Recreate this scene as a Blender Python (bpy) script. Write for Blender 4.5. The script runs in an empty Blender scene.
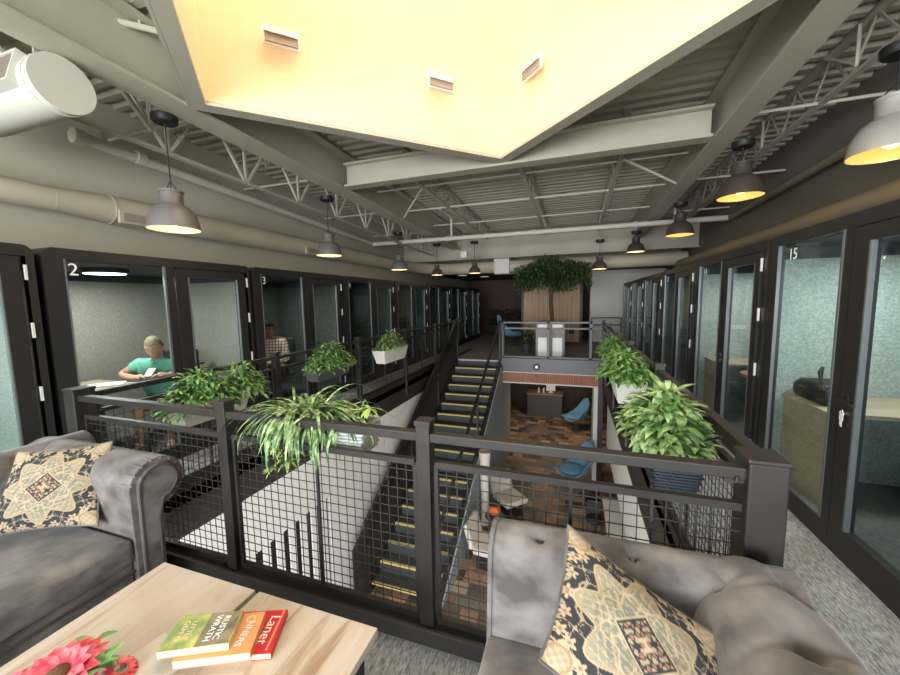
import bpy, math, random
import numpy as np
from mathutils import Vector, Matrix
random.seed(7)
S = bpy.context.scene
COL = S.collection
PI = math.pi

# ------------------------------------------------------------------ materials
def mat(name, col, rough=.6, metal=0., noise=None, bump=None, spec=.5, sheen=0., emit=None, es=1., coat=0.):
    m = bpy.data.materials.new(name); m.use_nodes = True
    nt = m.node_tree; b = nt.nodes['Principled BSDF']
    b.inputs['Base Color'].default_value = (*col, 1)
    b.inputs['Roughness'].default_value = rough
    b.inputs['Metallic'].default_value = metal
    b.inputs['Specular IOR Level'].default_value = spec
    if sheen:
        b.inputs['Sheen Weight'].default_value = sheen
        b.inputs['Sheen Roughness'].default_value = .4
    if coat: b.inputs['Coat Weight'].default_value = coat
    if emit:
        b.inputs['Emission Color'].default_value = (*emit, 1)
        b.inputs['Emission Strength'].default_value = es
    tc = nt.nodes.new('ShaderNodeTexCoord')
    if noise:   # (colour2, scale, detail, low, high[, stretch])
        c2, sc, det, lo, hi = noise[:5]
        n = nt.nodes.new('ShaderNodeTexNoise'); n.inputs['Scale'].default_value = sc; n.inputs['Detail'].default_value = det
        if len(noise) > 5:
            mp = nt.nodes.new('ShaderNodeMapping'); mp.inputs['Scale'].default_value = noise[5]
            nt.links.new(tc.outputs['Object'], mp.inputs['Vector']); nt.links.new(mp.outputs['Vector'], n.inputs['Vector'])
        else: nt.links.new(tc.outputs['Object'], n.inputs['Vector'])
        r = nt.nodes.new('ShaderNodeValToRGB'); r.color_ramp.elements[0].position = lo; r.color_ramp.elements[1].position = hi
        r.color_ramp.elements[0].color = (*col, 1); r.color_ramp.elements[1].color = (*c2, 1)
        nt.links.new(n.outputs['Fac'], r.inputs['Fac']); nt.links.new(r.outputs['Color'], b.inputs['Base Color'])
    if bump:    # (scale, strength, distance)
        n = nt.nodes.new('ShaderNodeTexNoise'); n.inputs['Scale'].default_value = bump[0]; n.inputs['Detail'].default_value = 4
        nt.links.new(tc.outputs['Object'], n.inputs['Vector'])
        u = nt.nodes.new('ShaderNodeBump'); u.inputs['Strength'].default_value = bump[1]; u.inputs['Distance'].default_value = bump[2]
        nt.links.new(n.outputs['Fac'], u.inputs['Height']); nt.links.new(u.outputs['Normal'], b.inputs['Normal'])
    return m

def glass_mat(name, tint, gloss=1.5):
    m = bpy.data.materials.new(name); m.use_nodes = True
    nt = m.node_tree; nt.nodes.clear()
    o = nt.nodes.new('ShaderNodeOutputMaterial'); mx = nt.nodes.new('ShaderNodeMixShader')
    t = nt.nodes.new('ShaderNodeBsdfTransparent'); g = nt.nodes.new('ShaderNodeBsdfGlossy'); lw = nt.nodes.new('ShaderNodeLayerWeight'); lw.inputs['Blend'].default_value = .5
    pw = nt.nodes.new('ShaderNodeMath'); pw.operation = 'POWER'; pw.inputs[1].default_value = 4.5; f = nt.nodes.new('ShaderNodeMath'); f.operation = 'MULTIPLY_ADD'; f.inputs[1].default_value = .55; f.inputs[2].default_value = .025
    nt.links.new(lw.outputs['Facing'], pw.inputs[0]); nt.links.new(pw.outputs[0], f.inputs[0])
    t.inputs['Color'].default_value = (*tint, 1); g.inputs['Roughness'].default_value = .02
    nt.links.new(f.outputs[0], mx.inputs[0]); nt.links.new(t.outputs[0], mx.inputs[1]); nt.links.new(g.outputs[0], mx.inputs[2])
    nt.links.new(mx.outputs[0], o.inputs['Surface'])
    return m

M = {}
M['rail'] = mat('rail_steel', (.017, .015, .0135), .45, .1, noise=((.030, .026, .023), 6, 4, .35, .8))
M['wire'] = mat('mesh_wire', (.055, .052, .05), .45, .5)
M['railgrey'] = mat('landing_rail_steel', (.10, .10, .105), .45, .4)
M['pod'] = mat('booth_frame', (.022, .022, .023), .45, .1, bump=(220, .15, .001))
M['podroof'] = mat('booth_ceiling', (.05, .06, .075), .7)
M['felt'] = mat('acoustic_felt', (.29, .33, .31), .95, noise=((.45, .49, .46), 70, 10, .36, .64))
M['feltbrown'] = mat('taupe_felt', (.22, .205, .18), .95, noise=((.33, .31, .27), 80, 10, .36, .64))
M['feltdark'] = mat('shaded_felt', (.07, .075, .07), .95, noise=((.11, .115, .105), 24, 8, .3, .7))  # felt darkened so the shade of unlit booths sits in its colour
M['glass'] = glass_mat('clear_glass', (.90, .96, .95))
M['trimsilver'] = mat('brushed_aluminium', (.17, .19, .20), .4, .4)
M['hinge'] = mat('polished_hinge', (.85, .85, .82), .35, .3)
M['chrome'] = mat('chrome', (.8, .8, .8), .15, 1.)
M['white'] = mat('white_paint', (.78, .77, .74), .6)
M['signwhite'] = mat('white_vinyl', (.9, .9, .88), .5)
M['black'] = mat('black_plastic', (.015, .015, .016), .5)
M['ceil'] = mat('olive_ceiling_paint', (.40, .38, .30), .75, noise=((.45, .425, .34), 3, 3, .3, .7))
M['beam'] = mat('beam_paint', (.44, .42, .335), .6, noise=((.49, .465, .38), 2, 3, .3, .7))
M['pipe'] = mat('cream_pipe_paint', (.60, .58, .49), .5)
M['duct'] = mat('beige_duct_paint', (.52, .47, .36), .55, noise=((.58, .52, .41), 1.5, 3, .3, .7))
M['ductwhite'] = mat('white_duct_paint', (.66, .66, .58), .55)
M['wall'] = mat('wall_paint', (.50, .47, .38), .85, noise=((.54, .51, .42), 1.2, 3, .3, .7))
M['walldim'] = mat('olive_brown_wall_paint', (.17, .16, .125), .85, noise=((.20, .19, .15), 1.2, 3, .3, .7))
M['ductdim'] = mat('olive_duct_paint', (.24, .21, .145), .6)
M['wallwhite'] = mat('white_wall_paint', (.74, .73, .70), .85)
M['greywall'] = mat('grey_wall_paint', (.36, .41, .43), .8)
M['darkwall'] = mat('dark_brown_wall', (.055, .04, .03), .8, noise=((.08, .05, .035), 3, 5, .3, .7))
M['darkfascia'] = mat('dark_fascia', (.030, .026, .023), .6)
M['darkceil'] = mat('dark_ceiling', (.04, .035, .03), .8)
M['well'] = mat('warm_skylight_paint', (.86, .68, .44), .9)
M['fixgrey'] = mat('fixture_louvre', (.36, .30, .25), .6)
M['lampgrey'] = mat('lamp_shade_grey', (.17, .165, .155), .45, .1)
M['lampdark'] = mat('lamp_shade_dark', (.10, .085, .07), .4, .3)
M['lampsilver'] = mat('lamp_shade_silver', (.50, .50, .47), .4, .3)
M['lampin'] = mat('lamp_lining_lit', (.55, .46, .30), .6, emit=(1., .80, .46), es=.5)
M['lampinwarm'] = mat('lamp_lining_amber', (.42, .24, .08), .6, emit=(1., .52, .12), es=.62)
M['bulb'] = mat('bulb_lit', (.9, .7, .4), .5, emit=(1., .75, .38), es=1.6)
M['ledwhite'] = mat('led_panel_lit', (1, .95, .95), .5, emit=(1., .93, .95), es=4)
M['sofa'] = mat('grey_velvet', (.075, .067, .062), .75, noise=((.21, .19, .18), 6.5, 9, .36, .66, (1, 1, 1.6)), bump=(14, .25, .01), sheen=.35)
M['piping'] = mat('sofa_piping', (.07, .062, .056), .8)
M['nosing'] = mat('yellow_nosing', (.62, .50, .18), .6)
M['nosingwhite'] = mat('pale_nosing', (.55, .55, .52), .6)
M['tread'] = mat('dark_tread_rubber', (.045, .05, .055), .6)
M['woodfascia'] = mat('reeded_cedar', (.42, .20, .12), .7, noise=((.30, .13, .07), 10, 3, .4, .6, (4, 1, .2)))
M['plywood'] = mat('pale_plank_wood', (.50, .36, .25), .6, noise=((.38, .25, .16), 4, 6, .3, .7, (3, 3, .25)))
M['deskwood'] = mat('desk_oak', (.46, .38, .28), .6, noise=((.36, .28, .20), 6, 6, .3, .7, (.3, 2, 6)))
M['counterwood'] = mat('counter_wood', (.36, .22, .12), .5)
M['darkgrey'] = mat('charcoal_panel', (.09, .09, .09), .6)
M['midgrey'] = mat('grey_laminate', (.22, .21, .20), .5)
M['blue'] = mat('blue_wool', (.13, .34, .52), .8, sheen=.3)
M['cream'] = mat('cream_leather', (.74, .70, .62), .55)
M['soil'] = mat('potting_soil', (.04, .03, .02), .95)
M['leaf'] = mat('fern_leaf', (.05, .17, .03), .5, noise=((.32, .50, .17), 14, 3, .38, .68))
M['leafpale'] = mat('pale_leaf', (.09, .22, .05), .5, noise=((.40, .56, .26), 14, 3, .38, .66))
M['leafspider'] = mat('variegated_strap_leaf', (.06, .16, .035), .45, noise=((.42, .54, .27), 26, 2, .42, .66))
M['leaflime'] = mat('lime_leaf', (.33, .48, .08), .5, noise=((.5, .62, .2), 18, 2, .35, .68))
M['leafdark'] = mat('tree_leaf', (.018, .045, .012), .5, noise=((.06, .12, .035), 9, 3, .35, .7))
M['hedge'] = mat('hedge_leaf', (.03, .06, .015), .8, noise=((.05, .09, .02), 30, 3, .35, .7))
M['bark'] = mat('bark', (.10, .06, .035), .9, noise=((.06, .035, .02), 12, 5, .3, .7))
M['stem'] = mat('green_stem', (.15, .28, .06), .6)
M['planter'] = mat('white_planter', (.66, .65, .60), .6)
M['planterdark'] = mat('slate_planter', (.07, .075, .085), .6)
M['skin'] = mat('skin_light', (.62, .34, .24), .55)
M['skindark'] = mat('skin_brown', (.24, .115, .065), .55)
M['hairgrey'] = mat('grey_blond_hair', (.27, .225, .16), .95, spec=.1, noise=((.16, .125, .085), 60, 3, .3, .7))
M['hairblack'] = mat('black_hair', (.012, .01, .009), .95, spec=.05)
M['polo'] = mat('green_polo', (.17, .50, .37), .85)
M['shorts'] = mat('dark_shorts', (.03, .03, .04), .9)
M['paper'] = mat('paper', (.82, .82, .78), .7)
M['laptop'] = mat('laptop_silver', (.55, .57, .58), .35, .5)
M['pages'] = mat('book_pages', (.78, .66, .42), .8, noise=((.68, .55, .33), 40, 2, .4, .6, (1, 1, 30)))
M['bkred'] = mat('red_cover', (.62, .02, .03), .4)
M['bkorange'] = mat('orange_cover', (.80, .33, .13), .4)
M['bkgreen'] = mat('olive_cover', (.22, .30, .10), .4, noise=((.60, .58, .16), 14, 4, .4, .62))
M['bkdark'] = mat('brown_cover_photo', (.12, .10, .07), .4, noise=((.30, .25, .17), 18, 4, .4, .65))
M['petal'] = mat('pink_red_petal', (.70, .04, .07), .6, noise=((.85, .22, .25), 25, 2, .4, .65))
M['petalcore'] = mat('flower_core', (.13, .06, .03), .9, bump=(200, .8, .004))
M['orange'] = mat('orange_rattan', (.75, .15, .03), .6)
M['tabletrim'] = mat('black_table_steel', (.03, .03, .03), .45, .5)
M['galv'] = mat('galvanised_weave', (.52, .53, .50), .5, .3)
M['navyweave'] = mat('blue_grey_weave', (.05, .065, .09), .6)
M['skyglass'] = mat('skylight_glazing', (.9, .9, .85), .4, emit=(1., .95, .86), es=2.2)

def stripes(m, axis, freq, c2, width=.5, sharp=True, bump=0):
    """overlay regular stripes along an object axis"""
    nt = m.node_tree; b = nt.nodes['Principled BSDF']
    tc = nt.nodes.new('ShaderNodeTexCoord'); sp = nt.nodes.new('ShaderNodeSeparateXYZ')
    nt.links.new(tc.outputs['Object'], sp.inputs[0])
    mu = nt.nodes.new('ShaderNodeMath'); mu.operation = 'MULTIPLY'; mu.inputs[1].default_value = freq
    nt.links.new(sp.outputs['XYZ'.index(axis)], mu.inputs[0])
    fr = nt.nodes.new('ShaderNodeMath'); fr.operation = 'FRACT'; nt.links.new(mu.outputs[0], fr.inputs[0])
    lt = nt.nodes.new('ShaderNodeMath'); lt.operation = 'LESS_THAN'; lt.inputs[1].default_value = width
    nt.links.new(fr.outputs[0], lt.inputs[0])
    mx = nt.nodes.new('ShaderNodeMix'); mx.data_type = 'RGBA'
    src = b.inputs['Base Color'].links[0].from_socket if b.inputs['Base Color'].links else None
    if src: nt.links.new(src, mx.inputs['A'])
    else: mx.inputs['A'].default_value = b.inputs['Base Color'].default_value
    mx.inputs['B'].default_value = (*c2, 1)
    nt.links.new(lt.outputs[0], mx.inputs['Factor']); nt.links.new(mx.outputs['Result'], b.inputs['Base Color'])
stripes(M['woodfascia'], 'X', 18, (.22, .09, .05), .22)
stripes(M['plywood'], 'X', 7, (.20, .13, .08), .06)
M['darkplank'] = mat('dark_plank_wood', (.10, .045, .025), .6); stripes(M['darkplank'], 'X', 4, (.03, .015, .01), .08)

def plaid():
    m = mat('plaid_cotton', (.72, .66, .62), .9); stripes(m, 'Z', 22, (.30, .12, .11), .35); stripes(m, 'X', 22, (.36, .15, .13), .30); return m
M['plaid'] = plaid()

def carpet(name, c1, c2):
    m = bpy.data.materials.new(name); m.use_nodes = True; nt = m.node_tree; b = nt.nodes['Principled BSDF']
    b.inputs['Roughness'].default_value = .95
    tc = nt.nodes.new('ShaderNodeTexCoord'); mp = nt.nodes.new('ShaderNodeMapping'); mp.inputs['Scale'].default_value = (60, 12, 1)
    n = nt.nodes.new('ShaderNodeTexNoise'); n.inputs['Scale'].default_value = 1.6; n.inputs['Detail'].default_value = 6; n.inputs['Roughness'].default_value = .75
    r = nt.nodes.new('ShaderNodeValToRGB'); r.color_ramp.elements[0].position = .36; r.color_ramp.elements[1].position = .64
    r.color_ramp.elements[0].color = (*c1, 1); r.color_ramp.elements[1].color = (*c2, 1)
    u = nt.nodes.new('ShaderNodeBump'); u.inputs['Strength'].default_value = .6; u.inputs['Distance'].default_value = .01
    L = nt.links.new
    L(tc.outputs['Object'], mp.inputs[0]); L(mp.outputs[0], n.inputs['Vector']); L(n.outputs['Fac'], r.inputs[0]); L(r.outputs[0], b.inputs['Base Color'])
    L(n.outputs['Fac'], u.inputs['Height']); L(u.outputs[0], b.inputs['Normal'])
    return m
M['carpet'] = carpet('streaked_grey_carpet', (.10, .105, .105), (.50, .52, .51))
M['carpetpod'] = carpet('booth_carpet', (.06, .06, .062), (.16, .165, .165))

def tiles():
    m = bpy.data.materials.new('reclaimed_wood_block_floor'); m.use_nodes = True; nt = m.node_tree; b = nt.nodes['Principled BSDF']
    b.inputs['Roughness'].default_value = .5
    L = nt.links.new
    tc = nt.nodes.new('ShaderNodeTexCoord')
    v = nt.nodes.new('ShaderNodeTexBrick'); v.inputs['Scale'].default_value = 1; v.inputs['Brick Width'].default_value = .30; v.inputs['Row Height'].default_value = .27
    v.inputs['Mortar Size'].default_value = .004; v.inputs['Color1'].default_value = (0, 0, 0, 1); v.inputs['Color2'].default_value = (1, 1, 1, 1); v.inputs['Mortar'].default_value = (.1, .1, .1, 1)
    r = nt.nodes.new('ShaderNodeValToRGB')
    cr = r.color_ramp; cr.interpolation = 'CONSTANT'
    cols = [(.12, .075, .05), (.34, .20, .12), (.20, .14, .10), (.56, .34, .21), (.27, .235, .19), (.42, .26, .16), (.62, .48, .34), (.18, .15, .125)]
    cr.elements[0].color = (*cols[0], 1)
    cr.elements[1].position = 1 / 8; cr.elements[1].color = (*cols[1], 1)
    for i in range(2, 8):
        e = cr.elements.new(i / 8); e.color = (*cols[i], 1)
    n = nt.nodes.new('ShaderNodeTexNoise'); n.inputs['Scale'].default_value = 6; n.inputs['Detail'].default_value = 6
    mx = nt.nodes.new('ShaderNodeMix'); mx.data_type = 'RGBA'; mx.blend_type = 'MULTIPLY'; mx.inputs['Factor'].default_value = .5
    L(tc.outputs['Object'], v.inputs['Vector']); L(v.outputs['Color'], r.inputs[0]); L(r.outputs[0], mx.inputs['A'])
    L(tc.outputs['Object'], n.inputs['Vector']); L(n.outputs['Fac'], mx.inputs['B']); L(mx.outputs['Result'], b.inputs['Base Color'])
    return m
M['tiles'] = tiles()

def tablewood():
    m = bpy.data.materials.new('pale_grained_tabletop'); m.use_nodes = True; nt = m.node_tree; b = nt.nodes['Principled BSDF']
    b.inputs['Roughness'].default_value = .38
    L = nt.links.new
    tc = nt.nodes.new('ShaderNodeTexCoord'); mp = nt.nodes.new('ShaderNodeMapping'); mp.inputs['Scale'].default_value = (5, .9, 1)
    n = nt.nodes.new('ShaderNodeTexNoise'); n.inputs['Scale'].default_value = 2.2; n.inputs['Detail'].default_value = 8; n.inputs['Distortion'].default_value = 1.2
    r = nt.nodes.new('ShaderNodeValToRGB'); cr = r.color_ramp
    cr.elements[0].position = .30; cr.elements[0].color = (.33, .22, .14, 1); cr.elements[1].position = .62; cr.elements[1].color = (.58, .505, .42, 1)
    e = cr.elements.new(.42); e.color = (.54, .45, .35, 1); e = cr.elements.new(.78); e.color = (.66, .61, .54, 1)
    L(tc.outputs['Object'], mp.inputs[0]); L(mp.outputs[0], n.inputs['Vector']); L(n.outputs['Fac'], r.inputs[0]); L(r.outputs[0], b.inputs['Base Color'])
    return m
M['tabletop'] = tablewood()

def attr_mat():
    m = bpy.data.materials.new('tapestry_weave'); m.use_nodes = True; nt = m.node_tree; b = nt.nodes['Principled BSDF']
    b.inputs['Roughness'].default_value = .9
    a = nt.nodes.new('ShaderNodeAttribute'); a.attribute_name = 'weave'
    nt.links.new(a.outputs['Color'], b.inputs['Base Color'])
    return m
M['tapestry'] = attr_mat()

# ------------------------------------------------------------------ mesh builder
class MB:
    def __init__(s): s.v = []; s.f = []
    def add(s, vs, fs):
        o = len(s.v); s.v += [tuple(v) for v in vs]; s.f += [tuple(i + o for i in f) for f in fs]; return s
    def box(s, x0, x1, y0, y1, z0, z1):
        if x0 > x1: x0, x1 = x1, x0
        if y0 > y1: y0, y1 = y1, y0
        if z0 > z1: z0, z1 = z1, z0
        vs = [(x0,y0,z0),(x1,y0,z0),(x1,y1,z0),(x0,y1,z0),(x0,y0,z1),(x1,y0,z1),(x1,y1,z1),(x0,y1,z1)]
        return s.add(vs, [(0,3,2,1),(4,5,6,7),(0,1,5,4),(1,2,6,5),(2,3,7,6),(3,0,4,7)])
    def bar(s, p, q, w, h=None, up=(0, 0, 1)):
        """box section between two points, w across, h along up"""
        h = h or w; p = Vector(p); q = Vector(q); d = (q - p).normalized(); u = Vector(up)
        if abs(d.dot(u)) > .99: u = Vector((0, 1, 0))
        r = d.cross(u).normalized(); u = r.cross(d)
        c = [r * (a * w / 2) + u * (b * h / 2) for a, b in ((-1, -1), (1, -1), (1, 1), (-1, 1))]
        return s.add([p + k for k in c] + [q + k for k in c], [(3,2,1,0),(4,5,6,7),(0,1,5,4),(1,2,6,5),(2,3,7,6),(3,0,4,7)])
    def tube(s, pts, r, n=10, caps=True):
        pts = [Vector(p) for p in pts]; rr = r if isinstance(r, (list, tuple)) else [r] * len(pts)
        rings = []; last = None
        for i, p in enumerate(pts):
            d = (pts[min(i + 1, len(pts) - 1)] - pts[max(i - 1, 0)]).normalized()
            if last is None:
                u = Vector((0, 0, 1)) if abs(d.z) < .9 else Vector((1, 0, 0))
            else: u = last
            a = d.cross(u).normalized(); u = a.cross(d).normalized(); last = u
            rings.append([p + (a * math.cos(2*PI*k/n) + u * math.sin(2*PI*k/n)) * rr[i] for k in range(n)])
        vs = [v for g in rings for v in g]; fs = []
        for i in range(len(pts) - 1):
            for k in range(n):
                a = i*n + k; b_ = i*n + (k+1) % n; fs.append((a, b_, b_ + n, a + n))
        if caps: fs += [tuple(reversed(range(n))), tuple((len(pts)-1)*n + k for k in range(n))]
        return s.add(vs, fs)
    def lathe(s, prof, c=(0, 0, 0), n=24, sx=1, sy=1):
        vs = []; fs = []; m = len(prof)
        for (r, z) in prof:
            for k in range(n):
                a = 2*PI*k/n; vs.append((c[0] + r*math.cos(a)*sx, c[1] + r*math.sin(a)*sy, c[2] + z))
        for i in range(m - 1):
            for k in range(n):
                a = i*n+k; b_ = i*n+(k+1) % n; fs.append((a, b_, b_+n, a+n))
        return s.add(vs, fs)
    def prism(s, poly, axis, a, b):
        """polygon (list of 2-D points) swept along axis 'X'/'Y'/'Z' from a to b"""
        def P(u, v, w): return {'X': (w, u, v), 'Y': (u, w, v), 'Z': (u, v, w)}[axis]
        n = len(poly); vs = [P(u, v, a) for u, v in poly] + [P(u, v, b) for u, v in poly]
        fs = [tuple(range(n)), tuple(reversed(range(n, 2*n)))] + [(i, i+n, (i+1) % n + n, (i+1) % n) for i in range(n)]
        return s.add(vs, fs)
    def sphere(s, c, r, n=12, m=8, sc=(1, 1, 1)):
        prof = [(max(1e-4, r*math.sin(PI*i/m)), -r*math.cos(PI*i/m)) for i in range(m+1)]
        o = len(s.v); s.lathe([(p[0], p[1]) for p in prof], (0, 0, 0), n)
        for i in range(o, len(s.v)):
            x, y, z = s.v[i]; s.v[i] = (c[0]+x*sc[0], c[1]+y*sc[1], c[2]+z*sc[2])
        return s
    def leaf(s, base, d, up, L, W, bend=.3, n=4, fold=.25):
        d = Vector(d).normalized(); up = Vector(up); r = d.cross(up)
        if r.length < 1e-3: r = Vector((1, 0, 0))
        r.normalize(); u = r.cross(d).normalized()
        vs = []; p = Vector(base)
        for i in range(n + 1):
            t = i / n; w = W * .5 * (math.sin(PI * min(1, t*.92 + .08)) ** .7 if 0 < i < n else (.15 if i == 0 else 0.02))
            vs += [p - r*w + u*w*fold, p, p + r*w + u*w*fold]
            ang = -bend / n; q = Matrix.Rotation(ang, 3, r); d = q @ d; u = q @ u
            p = p + d * (L / n)
        fs = []
        for i in range(n):
            a = i*3; fs += [(a, a+1, a+4, a+3), (a+1, a+2, a+5, a+4)]
        return s.add(vs, fs)
    def xf(s, mtx, start=0):
        for i in range(start, len(s.v)): s.v[i] = tuple(mtx @ Vector(s.v[i]))
        return s
    def mesh(s, name, smooth=False, auto=None):
        me = bpy.data.meshes.new(name); me.from_pydata(s.v, [], s.f); me.update()
        if smooth:
            me.polygons.foreach_set('use_smooth', [True]*len(me.polygons))
            if auto: me.set_sharp_from_angle(angle=math.radians(auto))
        return me

def link(name, me, m, parent=None):
    if m and not len(me.materials): me.materials.append(M[m] if isinstance(m, str) else m)
    o = bpy.data.objects.new(name, me); COL.objects.link(o)
    if parent is not None: o.parent = parent
    return o
def clean(o, bev=None, seg=2, sub=0, recalc=True):
    import bmesh
    me = o.data
    if recalc:
        bm = bmesh.new(); bm.from_mesh(me); bmesh.ops.recalc_face_normals(bm, faces=bm.faces); bm.to_mesh(me); bm.free()
    if bev:
        b = o.modifiers.new('bevel', 'BEVEL'); b.width = bev; b.segments = seg; b.limit_method = 'ANGLE'; b.harden_normals = False
    if sub:
        b = o.modifiers.new('subd', 'SUBSURF'); b.levels = sub; b.render_levels = sub
    return o
def part(name, mb, m, parent=None, world=False, smooth=False, auto=35, bev=None, seg=2, sub=0, label=None):
    o = link(name, mb.mesh(name, smooth, auto), m, parent)
    if world and parent is not None:
        p = parent; off = Vector((0, 0, 0))
        while p is not None: off += p.location; p = p.parent
        o.location = -off
    clean(o, bev, seg, sub)
    if label: o['label'] = label
    return o
def thing(name, label, cat, loc=(0, 0, 0), rz=0, group=None):
    o = bpy.data.objects.new(name, None); COL.objects.link(o); o.location = loc; o.rotation_euler = (0, 0, rz)
    o.empty_display_size = .1
    o['label'] = label; o['category'] = cat
    if group: o['group'] = group
    return o
def tag(o, label, cat, group=None, kind=None):
    o['label'] = label; o['category'] = cat
    if group: o['group'] = group
    if kind: o['kind'] = kind
    return o
def struct(name, mb, m, parent=None, **k):
    o = part(name, mb, m, parent, **k)
    if parent is None: o['kind'] = 'structure'
    return o
def dup(root, loc=None, rz=None, label=None):
    r = root.copy(); COL.objects.link(r)
    if loc is not None: r.location = loc
    if rz is not None: r.rotation_euler = (0, 0, rz)
    if label: r['label'] = label
    for ch in list(root.children):
        c = ch.copy(); COL.objects.link(c); c.parent = r
        for g in list(ch.children):
            d = g.copy(); COL.objects.link(d); d.parent = c
    return r
def text(name, body, size, m, parent, loc, rot, ext=.001, align='CENTER', sx=1.):
    cu = bpy.data.curves.new(name, 'FONT'); cu.body = body; cu.size = size; cu.extrude = ext; cu.align_x = align; cu.align_y = 'CENTER'
    tmp = bpy.data.objects.new('tmp', cu); COL.objects.link(tmp)
    dg = bpy.context.evaluated_depsgraph_get(); dg.update()
    me = bpy.data.meshes.new_from_object(tmp.evaluated_get(dg)); me.name = name
    bpy.data.objects.remove(tmp); bpy.data.curves.remove(cu)
    o = link(name, me, m, parent); o.location = loc; o.rotation_euler = rot; o.scale = (sx, 1, 1)
    return o

# ------------------------------------------------------------------ key dimensions
XL, XR = -3.37, .69          # void edges (left / right guard rails)
YF, YB = 1.56, 10.2          # void edges (front / landing)
ZL = -3.2                    # lower floor
PXL, PXR = -4.13, 1.633      # booth fronts
WXL, WXR = -5.62, 3.12       # side walls
CS = .03                     # roof fall per metre
def zc(z, y): return z - CS * (y - 2.77)

# ------------------------------------------------------------------ setting
def slab(name, x0, x1, y0, y1, z0, z1, m, **k): return struct(name, MB().box(x0, x1, y0, y1, z0, z1), m, **k)
fl = MB()
fl.box(WXL, XL, -4.5, 21, -.12, 0); fl.box(XR, WXR, -4.5, 21, -.12, 0)
fl.box(XL, XR, -4.5, YF, -.12, 0); fl.box(XL, -2.0, 10.02, 21, -.12, 0); fl.box(-2.0, XR, 10.2, 21, -.12, 0)
struct('floor', fl, 'carpet')
slab('floor', -9, 7, -1, 20, ZL - .1, ZL, 'tiles')
slab('wall_left', WXL - .15, WXL, -4.5, 21, 0, 4.4, 'wall')
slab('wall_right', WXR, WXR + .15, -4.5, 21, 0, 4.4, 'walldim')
slab('wall_far', WXL, -1.95, 19.6, 19.8, 0, 4.4, 'darkplank')
slab('wall_far', .54, WXR, 15.3, 15.45, 0, 4.4, 'wallwhite')
slab('wall_far', -2.1, .6, 17.0, 17.15, 0, 4.4, 'darkwall')
slab('wall_far', .54, .60, 15.45, 17.0, 0, 4.4, 'wallwhite')
slab('wall_far', -2.1, -1.95, 17.15, 19.8, 0, 4.4, 'darkwall')
slab('ceiling_roof_far', WXL - .15, WXR + .15, 13.4, 21, 4.4, 4.5, 'darkceil')
slab('ceiling', WXL, WXR, 13.2, 21, 2.75, 2.85, 'darkceil')
# back wall with a row of daylight windows, behind the camera
wb = MB(); wb.box(WXL, WXR, -4.65, -4.5, 0, .7); wb.box(WXL, WXR, -4.65, -4.5, 2.9, 4.4)
for i in range(5):
    x = WXL + i * (WXR - WXL) / 4; wb.box(x - .12, x + .12, -4.65, -4.5, .7, 2.9)
struct('wall_back', wb, 'wall')
for i in range(4):
    x0 = WXL + i * (WXR - WXL) / 4 + .12; x1 = x0 + (WXR - WXL) / 4 - .24
    w = MB(); w.box(x0, x1, -4.62, -4.54, .7, .76); w.box(x0, x1, -4.62, -4.54, 2.84, 2.9); w.box(x0, x0 + .05, -4.62, -4.54, .76, 2.84); w.box(x1 - .05, x1, -4.62, -4.54, .76, 2.84)
    wo = struct('window_%d' % (i + 1), w, 'pod')
    part('window_glass', MB().box(x0 + .05, x1 - .05, -4.585, -4.575, .76, 2.84), 'glass', wo)

# corrugated roof deck with the skylight hole
WC = (-.98, 2.72); WR = 2.36                       # skylight well: centre and half diagonal (turned 45 degrees)
dk = MB(); step = .20; y = -4.5
prof = [(0, 0), (.07, 0), (.10, .055), (.17, .055)]
while y < 13.4:
    for i in range(4):
        a = prof[i]; b = prof[i + 1] if i < 3 else (step, 0)
        ya, yb = y + a[0], y + b[0]; za, zb = zc(4.22 + a[1], ya), zc(4.22 + b[1], yb)
        ym = (ya + yb) / 2; hw = WR + .06 - abs(ym - WC[1])
        spans = [(WXL, WXR)] if hw <= 0 else [(WXL, WC[0] - hw), (WC[0] + hw, WXR)]
        for x0, x1 in spans:
            dk.add([(x0, ya, za), (x1, ya, za), (x1, yb, zb), (x0, yb, zb)], [(0, 1, 2, 3)])
    y += step
struct('ceiling', dk, 'ceil')
# upper closure beyond the deck, so no sky leaks over the wall heads
rf = MB()
for s in (-1, 1):
    pass
z1 = 4.75
def ring(x0, x1, y0, y1): rf.box(x0, x1, y0, y1, z1, z1 + .05)
ring(WXL - .15, WC[0] - WR - .15, -4.65, 13.5); ring(WC[0] + WR + .15, WXR + .15, -4.65, 13.5)
ring(WC[0] - WR - .15, WC[0] + WR + .15, -4.65, WC[1] - WR - .15); ring(WC[0] - WR - .15, WC[0] + WR + .15, WC[1] + WR + .15, 13.5)
struct('ceiling', rf, 'ceil')
sh = MB(); sh.box(WXL - .15, WXL, -4.65, 13.5, 4.4, 4.75); sh.box(WXR, WXR + .15, -4.65, 13.5, 4.4, 4.75); sh.box(WXL, WXR, -4.65, -4.5, 4.4, 4.75); sh.box(WXL, WXR, 13.4, 13.5, 2.85, 4.75)
struct('trim_1', sh, 'ceil')

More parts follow.
